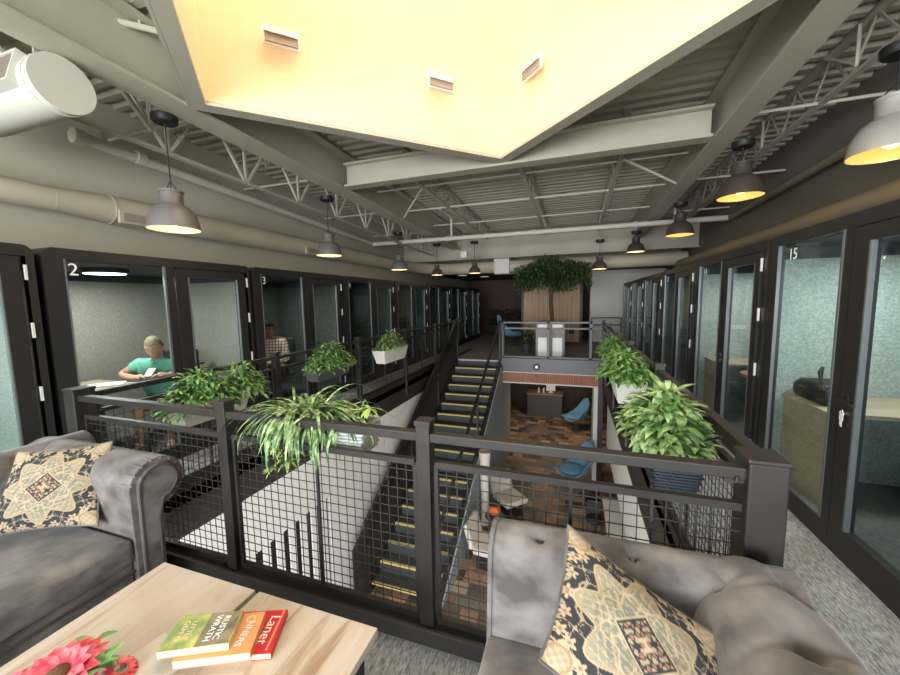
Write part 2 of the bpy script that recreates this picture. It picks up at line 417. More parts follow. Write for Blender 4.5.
# skylight well: four warm painted walls
def well_wall(k):
    cs = [(-1, 0), (0, 1), (1, 0), (0, -1)]
    a = cs[k]; b = cs[(k + 1) % 4]
    def pt(c, r): return (WC[0] + c[0] * r, WC[1] + c[1] * r)
    ai, bi, ao, bo = pt(a, WR), pt(b, WR), pt(a, WR + .17), pt(b, WR + .17)
    z0, z1 = 3.62, 7.0
    m = MB(); m.add([(*ai, z0), (*bi, z0), (*bo, z0), (*ao, z0), (*ai, z1), (*bi, z1), (*bo, z1), (*ao, z1)], [(0,1,2,3), (4,7,6,5), (0,4,5,1), (2,6,7,3), (0,3,7,4), (1,5,6,2)])
    struct('wall_skylight', m, 'well')
    # grey outer casing and lower trim
    ai, bi, ao, bo = pt(a, WR + .175), pt(b, WR + .175), pt(a, WR + .21), pt(b, WR + .21)
    t = MB(); z0 = 3.58; z1 = 4.3
    t.add([(*ai, z0), (*bi, z0), (*bo, z0), (*ao, z0), (*ai, z1), (*bi, z1), (*bo, z1), (*ao, z1)], [(0,1,2,3), (4,7,6,5), (0,4,5,1), (2,6,7,3), (0,3,7,4), (1,5,6,2)])
    ai, bi, ao, bo = pt(a, WR - .01), pt(b, WR - .01), pt(a, WR + .172), pt(b, WR + .172); z1 = 3.615
    t.add([(*ai, z0), (*bi, z0), (*bo, z0), (*ao, z0), (*ai, z1), (*bi, z1), (*bo, z1), (*ao, z1)], [(0,1,2,3), (4,7,6,5), (0,4,5,1), (2,6,7,3), (0,3,7,4), (1,5,6,2)])
    struct('trim_%d' % (k + 2), t, 'beam')
for k in range(4): well_wall(k)
g = MB(); g.add([(WC[0]-WR-.1, WC[1], 7.02), (WC[0], WC[1]-WR-.1, 7.02), (WC[0]+WR+.1, WC[1], 7.02), (WC[0], WC[1]+WR+.1, 7.02),
                 (WC[0]-WR-.1, WC[1], 7.06), (WC[0], WC[1]-WR-.1, 7.06), (WC[0]+WR+.1, WC[1], 7.06), (WC[0], WC[1]+WR+.1, 7.06)], [(0,1,2,3),(7,6,5,4),(0,4,5,1),(1,5,6,2),(2,6,7,3),(3,7,4,0)])
struct('window_skylight', g, 'skyglass')

# louvred fixtures on the skylight walls
def well_fix(x, y, z, rz, label):
    t = thing('wall_fixture', label, 'light fixture', (x, y, z), rz, None)
    a = MB(); a.box(-.17, .17, -.02, 0, -.085, -.065); a.box(-.17, .17, -.02, 0, .065, .085); a.box(-.17, -.15, -.02, 0, -.065, .065); a.box(.15, .17, -.02, 0, -.065, .065)
    a.prism([(-.02, .02), (-.06, .005), (-.06, .03), (-.02, .065)], 'X', -.15, .15)
    part('frame', a, 'white', t)
    part('louvre', MB().box(-.15, .15, -.035, -.004, -.065, .02), 'fixgrey', t)
    return t
well_fix(-2.78, 3.145, 4.29, PI/4, 'white framed louvred fixture on the left skylight wall, leftmost of three')
well_fix(-1.56, 4.365, 4.28, PI/4, 'small white louvred fixture on the skylight wall left of the corner')
well_fix(-.50, 4.50, 4.30, -PI/4, 'white louvred fixture on the skylight wall right of the corner')

# ------------------------------------------------------------------ lower storey
slab('trim_6', XL - .03, XL + .0, YF, 12.1, -.42, .05, 'darkfascia')
slab('trim_7', XR + .0, XR + .03, YF, 10.2, -.56, .05, 'darkfascia')
slab('wall_lower_left', XL - .15, XL - .005, 4.28, 16.5, ZL, -.42, 'wallwhite')
slab('trim_8', XL - .15, XL - .005, -1, 4.28, -1.12, -.42, 'wallwhite')
sl = MB()
yy = 1.0
while yy < 4.2:
    sl.box(XL - .04, XL - .02, yy, yy + .11, ZL, -1.12); yy += .205
struct('window_5', sl, 'white')
slab('wall_lower_gap_shade', XL - .10, XL - .08, -1, 4.28, ZL, -.42, 'darkfascia')  # black sheet added close behind the slats, standing in for shaded gaps
slab('trim_9', XR + .005, XR + .15, YF - 2.5, 8.4, -1.5, -.56, 'wallwhite')
slab('wall_lower_right', 2.4, 2.5, -1, 16.5, ZL, -.12, 'greywall')
slab('wall_lower_far', XL - .22, 2.5, 16.5, 16.6, ZL, -.12, 'darkwall')
slab('wall_lower_front', XL - .22, 2.5, -1.1, -1, ZL, -.12, 'greywall')
slab('wall_lower_pier', .50, .665, 10.14, 11.0, ZL, -.65, 'wallwhite')
slab('ceiling_lower', XL, 2.5, 10.25, 16.5, -.66, -.62, 'darkceil')
# grey wall that closes the side of the stair
def nose(k): return (10 - .295 * k, -.178 * k)
sw = MB(); pts = [(11.45, ZL), (11.45, -.66), (10.3, -.66), (10.3, -.2)]
pts += [(10.0, -.2), (10 - .295 * 17.2, -.178 * 17.2 - .16)]
sw.prism(pts + [(10 - .295 * 17.3, ZL)], 'X', -1.95, -1.92); struct('wall_stair', sw, 'greywall')
# landing edge: reeded band, grey upstand
slab('trim_10', -1.955, XR, YB - .02, YB + .03, -.61, -.34, 'woodfascia')
slab('trim_11', -1.955, XR + .0, YB - .055, YB - .004, -.34, -.318, 'wallwhite')
slab('trim_12', -1.955, XR + .0, YB - .055, YB - .004, -.645, -.61, 'wallwhite')
slab('trim_13', -1.955, XR - .0, YB - .035, YB - .004, -.316, .06, 'railgrey')
slab('column', .60, .72, 9.98, 10.09, ZL, .0, 'rail')
o = struct('trim_14', MB().box(-3.2, -1.98, 9.98, 10.05, -.02, .012), 'nosingwhite')

# ------------------------------------------------------------------ booths
def rrect(y0, y1, z0, z1, r, n=5):
    p = []
    for cx, cy, a0 in ((y1 - r, z0 + .001, -1), (y1 - r, z1 - r, 0), (y0 + r, z1 - r, 1), (y0 + r, z0 + .001, -1)):
        if a0 == -1: continue
        for i in range(n + 1):
            a = (a0 + i / n) * PI / 2; p.append((cx + r * math.cos(a), cy + r * math.sin(a)))
    return [(y1, z0)] + p + [(y0, z0)]

def make_booth(label, felt, number=None, hw=2.0, lit=True, ny=.195):
    t = thing('phone_booth', label, 'booth', (0, 0, 0), 0, None)
    D = -1.42; H = 2.2; W = hw
    # outer shell: U profile swept along X
    o_ = rrect(0, W, 0, H, .07); i_ = rrect(.05, W - .05, .08, H - .06, .03)
    sh = MB(); n = len(o_)
    for k in range(n - 1):
        a, b = o_[k], o_[k + 1]
        sh.add([(0, *a), (0, *b), (D, *b), (D, *a)], [(0, 1, 2, 3)])
        a, b = i_[k], i_[k + 1]
    for k in range(n - 1):   # front ring
        sh.add([(0, *o_[k]), (0, *o_[k + 1]), (0, *i_[k + 1]), (0, *i_[k])], [(0, 1, 2, 3)])
    sh.box(D, 0, 0, W, 0, .08)
    sh.box(D - .02, D, 0, W, 0, H)
    sh.box(-.05, 0, .05, .13, .08, H - .06); sh.box(-.05, 0, .95, 1.03, .08, H - .06); sh.box(-.05, 0, .13, .95, .08, .16); sh.box(-.05, 0, .13, .95, H - .09, H - .06)
    sh.box(-.05, 0, 1.03, W - .05, H - .09, H - .06)
    part('shell', sh, 'pod', t)
    wl = MB(); wl.box(D, D + .03, .05, W - .05, .08, 2.0); wl.box(D, -.06, .05, .08, .08, 2.0); wl.box(D, -.06, W - .08, W - .05, .08, 2.0)
    part('felt_lining', wl, felt, t)
    rf_ = MB(); rf_.box(D, -.06, .05, W - .05, H - .10, H - .06); rf_.box(D, D + .035, .05, W - .05, 2.0, H - .1); rf_.box(D, -.06, .05, .085, 2.0, H - .1); rf_.box(D, -.06, W - .085, W - .05, 2.0, H - .1)
    part('inner_ceiling', rf_, 'podroof', t)
    part('booth_floor', MB().box(D, -.06, .05, W - .05, .08, .09), 'carpetpod', t)
    part('window_glass', MB().box(-.03, -.02, .13, .95, .16, H - .09), 'glass', t)
    part('glass_edge_strip', MB().box(-.02, .004, .93, .95, .16, H - .09).box(-.02, .004, .13, .142, .16, H - .09).box(-.045, .002, .142, .93, .16, .172), 'trimsilver', t)
    # door leaf
    d = MB(); y0, y1 = 1.045, 1.93; z0, z1 = .085, H - .10
    d.box(-.045, .006, y0, y0 + .14, z0, z1); d.box(-.045, .006, y1 - .11, y1, z0, z1); d.box(-.045, .006, y0 + .14, y1 - .11, z0, z0 + .12); d.box(-.045, .006, y0 + .14, y1 - .11, z1 - .09, z1)
    dr = part('door', d, 'pod', t)
    part('door_glass', MB().box(-.03, -.02, y0 + .14, y1 - .11, z0 + .12, z1 - .09), 'glass', dr)
    part('door_edge_strip', MB().box(-.02, .010, y0 + .135, y0 + .15, z0 + .12, z1 - .09).box(-.02, .008, y1 - .118, y1 - .108, z0 + .12, z1 - .09), 'trimsilver', dr)
    h = MB(); yh = y0 + .065; h.box(.006, .014, yh - .02, yh + .02, 1.0, 1.06); h.tube([(.01, yh, 1.03), (.05, yh, 1.03), (.052, yh + .02, 1.03), (.052, yh + .14, 1.03)], .009, 8)
    part('door_handle', h, 'black', dr, smooth=True)
    k_ = MB(); k_.lathe([(.001, 0), (.018, 0), (.018, .016), (.001, .016)], n=10); k_.xf(Matrix.Translation((.006, yh, .95)) @ Matrix.Rotation(PI/2, 4, 'Y'))
    part('lock', k_, 'chrome', dr, smooth=True)
    for zz in (.25, 1.0, 1.52, 1.98):
        part('hinge', MB().box(.0, .016, y1 + .022, y1 + .038, zz - .06, zz + .06), 'hinge', t)
    lp = MB(); lp.box(-.95, -.45, .55, .95, 2.065, 2.10)
    c = not lit or part('ceiling_lamp', MB().lathe([(.001, 2.05), (.19, 2.05), (.2, 2.06), (.2, 2.10)], (-.62, .75, 0), 20), 'black', t, smooth=True)
    if lit: part('lamp_diffuser', MB().lathe([(.001, 2.04), (.17, 2.042), (.175, 2.05)], (-.62, .75, 0), 20), 'ledwhite' if lit else 'white', c, smooth=True)
    if number: text('number', number, .15 if len(number) < 2 else .125, 'signwhite', t, (-.012, ny, 2.02), (PI/2, 0, PI/2), .001)
    return t

names_left = {
    0: ('leftmost black framed glass booth, cut off by the left edge of the photo', None),
    1: ('black framed glass booth numbered 2, with a man in a green polo shirt inside', '2'),
    2: ('black framed glass booth numbered 3, with a man in a plaid shirt inside', '3'),
    3: ('dark glass booth just beyond booth 3 along the left aisle', '4'),
    4: ('dark glass booth second beyond booth 3, above the small white rail planter', '5'),
    5: ('dark glass booth third beyond booth 3 on the left aisle', '6'),
    6: ('dark glass booth fourth beyond booth 3 on the left aisle', '7'),
    7: ('farthest dark glass booth at the end of the left aisle', '8')}
names_right = {
    0: ('black framed glass booth numbered 15, with a black bag inside', '15'),
    1: ('black framed glass booth next beyond booth 15 on the right aisle', '14'),
    2: ('black framed glass booth second beyond booth 15 on the right aisle', '13'),
    3: ('black framed glass booth third beyond booth 15 on the right aisle', '12'),
    4: ('black framed glass booth second from the far end of the right aisle', '11'),
    5: ('farthest black framed glass booth of the right aisle, by the white wall', '10')}
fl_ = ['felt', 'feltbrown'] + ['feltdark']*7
for i, (lb, num) in names_left.items():
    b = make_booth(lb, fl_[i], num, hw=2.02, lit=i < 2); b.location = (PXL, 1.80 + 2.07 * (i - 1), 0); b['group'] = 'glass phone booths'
for i, (lb, num) in names_right.items():
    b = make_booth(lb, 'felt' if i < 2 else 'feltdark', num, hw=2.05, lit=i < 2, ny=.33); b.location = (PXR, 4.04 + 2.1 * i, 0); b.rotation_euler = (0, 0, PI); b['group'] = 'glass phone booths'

def desk(loc, rz, label, L=.62, Dp=1.1, front=True, x1=-.12):
    t = thing('booth_desk', label, 'desk', loc, rz, None)
    part('desk_top', MB().box(-Dp - .12, x1, .09, .09 + L, .81, .84), 'deskwood', t)
    if front: part('front_panel', MB().box(-.15, -.13, .10, .08 + L, .09, .81), 'deskwood', t)
    part('rear_panel', MB().box(-Dp - .1, -Dp - .08, .10, .08 + L, .09, .81), 'deskwood', t)
    return t
desk((PXL, 1.80, 0), 0, 'pale wooden desk inside booth 2, with laptop and papers', .80, front=False, x1=-.42)
desk((PXR, 4.04, 0), PI, 'pale oak desk inside booth 15, under the black bag', .62, .9)
desk((PXR, 4.04 + 2.1, 0), PI, 'pale wooden desk inside the booth beyond booth 15')
desk((PXL, 1.80 + 2.07, 0), 0, 'pale wooden desk in front of the man in the plaid shirt', .5, front=False)

# shoulder bag on the desk in booth 15
t = thing('shoulder_bag', 'black shoulder bag lying on the desk in booth 15', 'bag', (1.92, 3.72, .84))
m_ = MB(); m_.box(-.13, .13, -.22, .2, 0, .14); part('bag_body', m_, 'black', t, smooth=True, bev=.05, seg=4)
m_ = MB(); m_.box(-.14, .14, -.20, .10, .09, .17); part('flap', m_, 'black', t, smooth=True, bev=.03, seg=3)
part('strap', MB().tube([(-.1, -.2, .05), (-.14, -.26, .14), (-.1, -.12, .25), (0, .05, .26), (.05, .16, .16)], .013, 8), 'black', t, smooth=True)
tag(part('computer_mouse', MB().sphere((1.80, 3.30, .857), .03, 12, 8, (1, 1.5, .6)), 'laptop', smooth=True), 'silver computer mouse beside the black bag in booth 15', 'mouse')

t = thing('key_set', 'silver keys hanging from the door lock of booth 15', 'keys', (PXR - .024, 4.04 - 1.11, .95))
part('key', MB().box(-.002, .002, -.012, .012, -.05, .0).box(-.002, .002, -.004, .004, -.09, -.05), 'hinge', t)
part('key', MB().box(-.006, -.004, -.010, .014, -.045, .004).box(-.006, -.004, .0, .006, -.08, -.045), 'hinge', t)
part('key_ring', MB().tube([(-.003, .012*math.cos(a), .008 + .012*math.sin(a)) for a in [2*PI*i/12 for i in range(13)]], .002, 5), 'chrome', t)

# laptop and papers in booth 2
t = thing('laptop', 'silver laptop standing open on the desk in booth 2', 'laptop', (-5.12, 2.28, .84), .5)
part('keyboard_base', MB().box(-.15, .15, -.10, .11, 0, .016), 'laptop', t)
sc_ = MB().box(-.15, .15, 0, .01, 0, .21); sc_.xf(Matrix.Translation((0, -.10, .016)) @ Matrix.Rotation(math.radians(14), 4, 'X')); part('screen', sc_, 'laptop', t)
pp = MB().box(-.16, .16, -.11, .11, 0, .012); pp.xf(Matrix.Rotation(.9, 4, 'Z'))
o = part('paper_stack', pp, 'paper'); o.location = (-4.86, 2.50, .84); tag(o, 'white paper sheets on the desk in front of the man in booth 2', 'paper')

# ------------------------------------------------------------------ guard rails
def grid_panel(mb, p, q, z0, z1, nrm, sp=.05, w=.0036):
    p = Vector(p); q = Vector(q); L = (q - p).length; d = (q - p) / L
    n = max(1, round(L / sp))
    for i in range(1, n):
        c = p + d * (L * i / n); mb.box(c.x - w/2, c.x + w/2, c.y - w/2, c.y + w/2, z0, z1)
    m = max(1, round((z1 - z0) / sp))
    for i in range(1, m):
        z = z0 + (z1 - z0) * i / m; mb.bar((p.x, p.y, z), (q.x, q.y, z), w)

def guard(root, p, q, posts, mb_post_w, zb=.12, zt=.925, fine=True, side=None, drop=None, posttop=1.12, sp=.05):
    """posts: parameter positions (metres from p); panels between"""
    p = Vector((*p, 0)); q = Vector((*q, 0)); L = (q - p).length; d = (q - p) / L; n = Vector((-d.y, d.x, 0))
    part('top_rail', MB().bar(p + Vector((0, 0, 1.058)), q + Vector((0, 0, 1.058)), .055, .042), 'rail', root, world=True, bev=.004)
    for s in posts:
        c = p + d * s; z0 = drop if drop is not None else .05; w = mb_post_w / 2
        c2 = c + n * (side or 0)
        part('post', MB().box(c2.x - w, c2.x + w, c2.y - w, c2.y + w, z0, posttop - .02).box(c2.x - w - .006, c2.x + w + .006, c2.y - w - .006, c2.y + w + .006, posttop - .025, posttop), 'rail', root, world=True, bev=.003)
    ss = sorted([0] + list(posts) + [L])
    for a, b in zip(ss[:-1], ss[1:]):
        if b - a < .3: continue
        pa = p + d * (a + .055); pb = p + d * (b - .055)
        f = MB(); f.bar(pa + Vector((0, 0, zt)), pb + Vector((0, 0, zt)), .03, .03); f.bar(pa + Vector((0, 0, zb)), pb + Vector((0, 0, zb)), .03, .03)
        f.bar(pa + Vector((0, 0, zb)), pa + Vector((0, 0, zt)), .02); f.bar(pb + Vector((0, 0, zb)), pb + Vector((0, 0, zt)), .02)
        pm = (pa + pb) / 2; f.bar(pm + Vector((0, 0, zb)), pm + Vector((0, 0, zt)), .014)
        pf = part('panel_frame', f, 'rail', root, world=True)
        g = MB(); grid_panel(g, pa, pb, zb, zt, n, sp); part('wire_mesh', g, 'wire', pf, world=True)

gr = thing('guard_railing', 'near black steel guard railing with wire mesh behind the sofas', 'railing', (-1.3, YF, 0))
guard(gr, (XL + .03, YF), (XR - .03, YF), [1.39, 2.67], .07, posttop=1.14)
part('base_kerb', MB().box(XL, XR, YF - .05, YF + .05, -.45, .085).box(XL, XR, YF - .065, YF - .045, .07, .1), 'darkfascia', gr, world=True, bev=.003)
part('corner_post', MB().box(.592, .712, 1.51, 1.64, -.45, 1.11).box(.586, .718, 1.504, 1.646, 1.105, 1.125), 'rail', gr, world=True, bev=.008)
part('corner_post', MB().box(-3.43, -3.31, 1.51, 1.64, -.45, 1.11).box(-3.436, -3.304, 1.504, 1.646, 1.105, 1.125), 'rail', gr, world=True, bev=.008)
part('rail_bracket', MB().box(.53, .592, 1.54, 1.58, 1.02, 1.075).lathe([(.001, 0), (.008, 0), (.008, .02)], (.565, 1.53, 1.03), 8), 'rail', gr, world=True)

gl = thing('guard_railing', 'left aisle black steel guard railing with three hanging planters', 'railing', (XL, 5.9, 0))
guard(gl, (XL, 1.64), (XL, 10.2), [1.76, 3.51, 5.26, 7.01, 8.5], .07, side=0, drop=-.30, posttop=1.13, sp=.07)
grr = thing('guard_railing', 'right aisle black steel guard railing with leafy planters hung inside', 'railing', (XR, 5.9, 0))
guard(grr, (XR + .01, 1.64), (XR + .01, 10.2), [1.9, 3.66, 5.42, 7.18, 8.5], .075, side=0, drop=-.30, posttop=1.13, sp=.05)
part('kerb', MB().box(XR - .01, XR + .05, 1.64, 10.2, .0, .09), 'rail', grr, world=True)
part('kerb', MB().box(XL - .05, XL + .01, 1.64, 10.2, .0, .09), 'rail', gl, world=True)

gb = thing('guard_railing', 'grey steel railing of the landing above the reeded cedar band', 'railing', (-.7, YB + .05, 0))
for x in (-1.93, -.68, .40):
    part('post', MB().box(x - .035, x + .035, YB - .0, YB + .06, 0, 1.09), 'railgrey', gb, world=True, bev=.003)
for z in (1.06, .90, .1):
    part('rail_bar', MB().box(-1.93, XR, YB + .0, YB + .05, z - .022, z + .022), 'railgrey', gb, world=True)
part('round_badge', MB().lathe([(.001, 0), (.10, 0), (.10, .02), (.001, .02)], n=20).xf(Matrix.Translation((-.98, YB - .036, -.16)) @ Matrix.Rotation(PI/2, 4, 'X')), 'black', gb, world=True, smooth=True)
part('badge_centre', MB().lathe([(.001, 0), (.035, 0), (.035, .025), (.001, .025)], n=16).xf(Matrix.Translation((-.98, YB - .038, -.16)) @ Matrix.Rotation(PI/2, 4, 'X')), 'hinge', gb, world=True, smooth=True)

# ------------------------------------------------------------------ staircase
st = thing('staircase', 'long black steel staircase with yellow step edges running down through the void', 'staircase', (-2.6, 5, ZL))
for k in range(1, 18):
    y, z = nose(k)
    tr = part('tread', MB().box(-3.19, -1.985, y, y + .32, z - .04, z - .002), 'tread', st, world=True)
    part('yellow_nosing', MB().box(-3.18, -1.99, y - .006, y + .035, z - .03, z + .003), 'nosing', tr, world=True)
    part('riser', MB().box(-3.19, -1.985, y + .29, y + .30, z, z + .14), 'tread', tr, world=True)
sl_ = math.hypot(.295, .178)
for x in (-3.2, -1.97):
    a = Vector((x, 10.0, -.08)); b = Vector((x, 10 - .295*17.4, -.08 - .178*17.4))
    part('stringer', MB().bar(a, b, .03, .30), 'rail', st, world=True)
sp_ = MB().prism([(10.0, -.25), (10.0, 1.12), (4.55, 1.12 - .178*18.5), (4.55, -3.15), (5.1, -3.15)], 'X', -3.245, -3.225); part('side_panel', sp_, 'darkfascia', st, world=True)
for x in (-3.205, -1.97):
    for off in (1.10,) if x > -3 else (1.16, .98, .80):
        a = Vector((x, 10.7 if off > .9 else 10, off)); b = Vector((x, 10 - .295*17.4, off - .178*17.4))
        pts = [a, Vector((x, 10.0, off)), b] if off > .9 else [a, b]
        m_ = MB()
        for i in range(len(pts) - 1): m_.bar(pts[i], pts[i+1], .055 if off > .9 else .03, .045)
        part('handrail', m_, 'rail', st, world=True)
    for s in ((0, 8.5, 17) if x > -3 else (0, 5.5, 11, 17)):
        y, z = 10 - .295*s, -.178*s
        part('baluster', MB().box(x - .02, x + .02, y - .02, y + .02, z - .1, z + 1.09), 'rail', st, world=True)
    if x > -3: part('newel', MB().box(x - .02, x + .02, 10.66, 10.70, 0, 1.09), 'rail', st, world=True)

# ------------------------------------------------------------------ roof steel
def ibeam(name, label, p, q, z0, d, w, sloped=True, web=.02, tf=.03):
    """I section between p and q (x,y), bottom z0"""
    m_ = MB(); p = Vector((*p, 0)); q = Vector((*q, 0))
    def B(za, zb, ww):
        a = p.copy(); b = q.copy(); a.z = (za + zb)/2; b.z = (za + zb)/2
        if sloped: a.z -= CS*(p.y - 2.77); b.z -= CS*(q.y - 2.77)
        m_.bar(a, b, ww, zb - za)
    B(z0, z0 + tf, w); B(z0 + tf, z0 + d - tf, web); B(z0 + d - tf, z0 + d, w)
    o = part(name, m_, 'beam'); tag(o, label, 'beam'); return o
ibeam('roof_beam', 'long grey painted steel beam running over the left aisle', (-3.70, -4.4), (-3.70, 13.2), 3.60, .58, .30)
ibeam('roof_beam', 'long grey painted steel beam running over the right aisle', (1.61, -4.4), (1.61, 13.2), 3.60, .58, .24)
ibeam('roof_beam', 'cross beam just beyond the skylight corner', (-3.53, 5.3), (1.48, 5.3), 3.62, .36, .20)
ibeam('roof_beam', 'deep cross beam behind the white sprinkler pipe', (WXL + .02, 11.6), (WXR - .02, 11.6), 3.27, .66, .24)
ibeam('roof_beam', 'cross beam behind the camera end of the skylight', (-3.53, .15), (1.48, .15), 3.62, .36, .20)

def joist(x, y0, y1, label, zb=3.84, zt=4.19, panel=.62, ww=.02, vert=False, wm='beam'):
    t = thing('bar_joist', label, 'joist', (x, (y0 + y1)/2, zc(zb, (y0+y1)/2)), 0, 'open web roof joists')
    a = MB(); a.bar((x, y0, zc(zt, y0)), (x, y1, zc(zt, y1)), .09, .035); part('top_chord', a, 'beam', t, world=True)
    a = MB(); a.bar((x, y0 + .2, zc(zb, y0)), (x, y1 - .2, zc(zb, y1)), .07, .03); part('bottom_chord', a, 'beam', t, world=True)
    a = MB(); y = y0 + .2; up = False
    while y < y1 - .2:
        y2 = min(y + panel/2, y1 - .2); z_a = zc(zt if up else zb, y); z_b = zc(zb if up else zt, y2)
        a.bar((x, y, z_a), (x, y2, z_b), ww)
        if vert and not up: a.bar((x, y, z_a), (x, y, zc(zt, y)), ww)
        up = not up; y = y2
    part('web', a, wm, t, world=True)
    return t
joist(-2.62, 5.4, 11.5, 'open web joist beyond the cross beam, nearest the left aisle')
joist(-.85, 5.4, 11.5, 'open web joist beyond the cross beam, below the skylight corner')
joist(.60, 5.4, 11.5, 'open web joist beyond the cross beam, nearest the right aisle')
joist(-4.4, .8, 11.4, 'open web joist above the left booths', 3.42, 4.19, 1.04, .028, True, 'pipe')
joist(2.45, -1, 11.5, 'open web joist above the right booths', 3.80)
for n_, (x0, x1) in enumerate(((-3.5, -3.5), )): pass
for i, (yy_, x0, x1) in enumerate(((6.3, -3.55, 1.5), (7.7, -3.55, 1.5), (9.2, -3.55, 1.5))):
    o = part('bridging_rod', MB().tube([(x0, yy_, zc(3.86, yy_)), (x1, yy_, zc(3.86, yy_))], .016, 6), 'pipe', smooth=True)
    tag(o, ['thin bridging rod nearest the skylight', 'thin bridging rod midway between cross beam and sprinkler pipe', 'thin bridging rod just before the sprinkler pipe'][i], 'rod')
o = part('brace_rod', MB().tube([(-3.5, 7.3, zc(3.62, 7.3)), (-2.62, 6.3, zc(3.86, 6.3))], .02, 6), 'pipe', smooth=True); tag(o, 'slanting brace rod from the left beam to the nearest joist', 'rod')
o = part('brace_rod', MB().tube([(1.5, 6.9, zc(3.62, 6.9)), (.62, 6.2, zc(3.86, 6.2))], .02, 6), 'pipe', smooth=True); tag(o, 'slanting brace rod from the right beam to the nearest joist', 'rod')
for i, yy_ in enumerate((3.2, 5.2, 7.4, 9.6)):
    for sx, nm in ((-1, 'left'), (1, 'right')):
        x0, x1 = (-5.6, -3.84) if sx < 0 else (1.75, 3.1)
        o = part('bridging_rod', MB().tube([(x0, yy_, zc(3.8, yy_)), (x1, yy_, zc(3.8, yy_))], .018, 6), 'pipe', smooth=True)
        tag(o, '%s rod crossing above the %s booths' % (['nearest thin', 'second thin', 'third thin', 'farthest thin'][i], nm), 'rod')
for sx, x0, x1, nm in ((-1, -3.86, -4.5, 'left'), (1, 1.75, 2.4, 'right')):
    for i, yy_ in enumerate((3.0, 4.6, 6.4)):
        m_ = MB(); m_.tube([(x1, yy_, zc(3.84, yy_)), (x1, yy_ + .5, zc(4.18, yy_))], .016, 6); m_.tube([(x1, yy_ + .0, zc(3.84, yy_)), (x1, yy_, zc(4.18, yy_))], .016, 6)
        o = part('hanger_rod', m_, 'pipe', smooth=True); tag(o, '%s pair of hanger rods between the %s beam and wall' % (['nearest', 'middle', 'farthest'][i], nm), 'rod')

def tubething(name, label, cat, pts, r, m, n=16, extras=None):
    t = thing(name, label, cat, pts[0]); part('run', MB().tube(pts, r, n), m, t, world=True, smooth=True)
    if extras: extras(t)
    return t
# sprinkler main across the hall
def fx(t):
    for x in (-3.1, -.95, 1.2):
        part('coupling', MB().tube([(x - .05, 9, 3.27), (x + .05, 9, 3.27)], .068, 14), 'pipe', t, world=True, smooth=True)
    for x in (-3.0, 1.95):
        part('riser_pipe', MB().tube([(x, 9, 3.27), (x, 9, 3.75), (x, 8.9, 3.80), (x, 8.2, 3.82)], .028, 8), 'pipe', t, world=True, smooth=True)
tubething('sprinkler_pipe', 'cream sprinkler pipe spanning the hall from side to side', 'pipe', [(-5.3, 9, 3.27), (2.93, 9, 3.27)], .055, 'pipe', extras=fx)
def fx(t):
    part('end_flange', MB().tube([(-5.3, 2.68, 3.60), (-5.3, 2.78, 3.598)], .085, 14), 'pipe', t, world=True, smooth=True)
    part('coupling', MB().tube([(-5.3, 3.3, 3.585), (-5.3, 3.4, 3.582)], .082, 14), 'pipe', t, world=True, smooth=True)
    part('branch', MB().tube([(-5.3, 2.95, 3.59), (-5.3, 2.95, 3.75), (-5.36, 2.95, 3.8)], .035, 8), 'pipe', t, world=True, smooth=True)
tubething('wall_pipe', 'thick cream pipe along the upper left wall', 'pipe', [(-5.3, 2.7, 3.60), (-5.3, 9.0, 3.29)], .062, 'pipe', extras=fx)
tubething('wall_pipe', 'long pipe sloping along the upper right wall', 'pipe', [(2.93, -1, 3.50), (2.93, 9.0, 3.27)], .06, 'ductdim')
# sprinkler drop at top left
def fx(t):
    for p in ((-3.45, 2.6, 4.13), (-3.92, 2.01, 4.08)):
        part('elbow', MB().sphere(p, .045, 12, 8), 'pipe', t, world=True, smooth=True)
    part('clamp', MB().tube([(-3.62, 2.39, 4.12), (-3.62, 2.39, 4.24)], .012, 6), 'pipe', t, world=True, smooth=True)
tubething('branch_pipe', 'white branch pipe with elbow at the upper left, beside the skylight', 'pipe', [(-3.92, 2.01, 4.08), (-3.45, 2.6, 4.13), (-3.45, 2.6, 4.19)], .026, 'pipe', extras=fx)
o = part('brace_strut', MB().bar((-3.93, 2.05, 4.06), (-4.38, 2.9, 3.60), .035, .045).bar((-4.38, 2.9, 3.60), (-4.62, 3.2, 3.62), .018).tube([(-4.36, 2.88, 3.6), (-4.36, 2.88, 4.1)], .014, 6), 'pipe'); tag(o, 'slanting channel strut hanging at the upper left beside the duct end', 'strut')

# big round duct end at upper left
DC = (-3.74, 1.876, 3.40)
def fx(t):
    part('end_cap', MB().tube([(DC[0] - .03, DC[1], DC[2]), (DC[0], DC[1], DC[2])], .205, 32), 'ductwhite', t, world=True, smooth=True, auto=40)
    part('band', MB().tube([(DC[0] - .09, DC[1], DC[2]), (DC[0] - .07, DC[1], DC[2])], .208, 32), 'ductwhite', t, world=True, smooth=True, auto=40)
    g = MB(); g.box(-.32, .32, -.05, .03, -.13, -.11).box(-.32, .32, -.05, .03, .11, .13).box(-.32, -.30, -.05, .03, -.11, .11).box(.30, .32, -.05, .03, -.11, .11).box(-.3, .3, .0, .03, -.11, .11)
    gg = part('grille_frame', g, 'ductwhite', t); gg.location = (-.46, -.17, .05); gg.rotation_euler = (-.28, 0, 0)
    h = MB()
    for i in range(12): h.box(-.30, .30, -.045, -.005, -.105 + i*.018, -.099 + i*.018)
    for i in range(5): h.box(-.2 + i*.1, -.195 + i*.1, -.046, -.002, -.11, .11)
    part('grille', h, 'fixgrey', gg)
    part('hanger', MB().bar((-3.93, DC[1], 3.60), (-4.0, DC[1], 4.2), .03, .008), 'ductwhite', t, world=True)
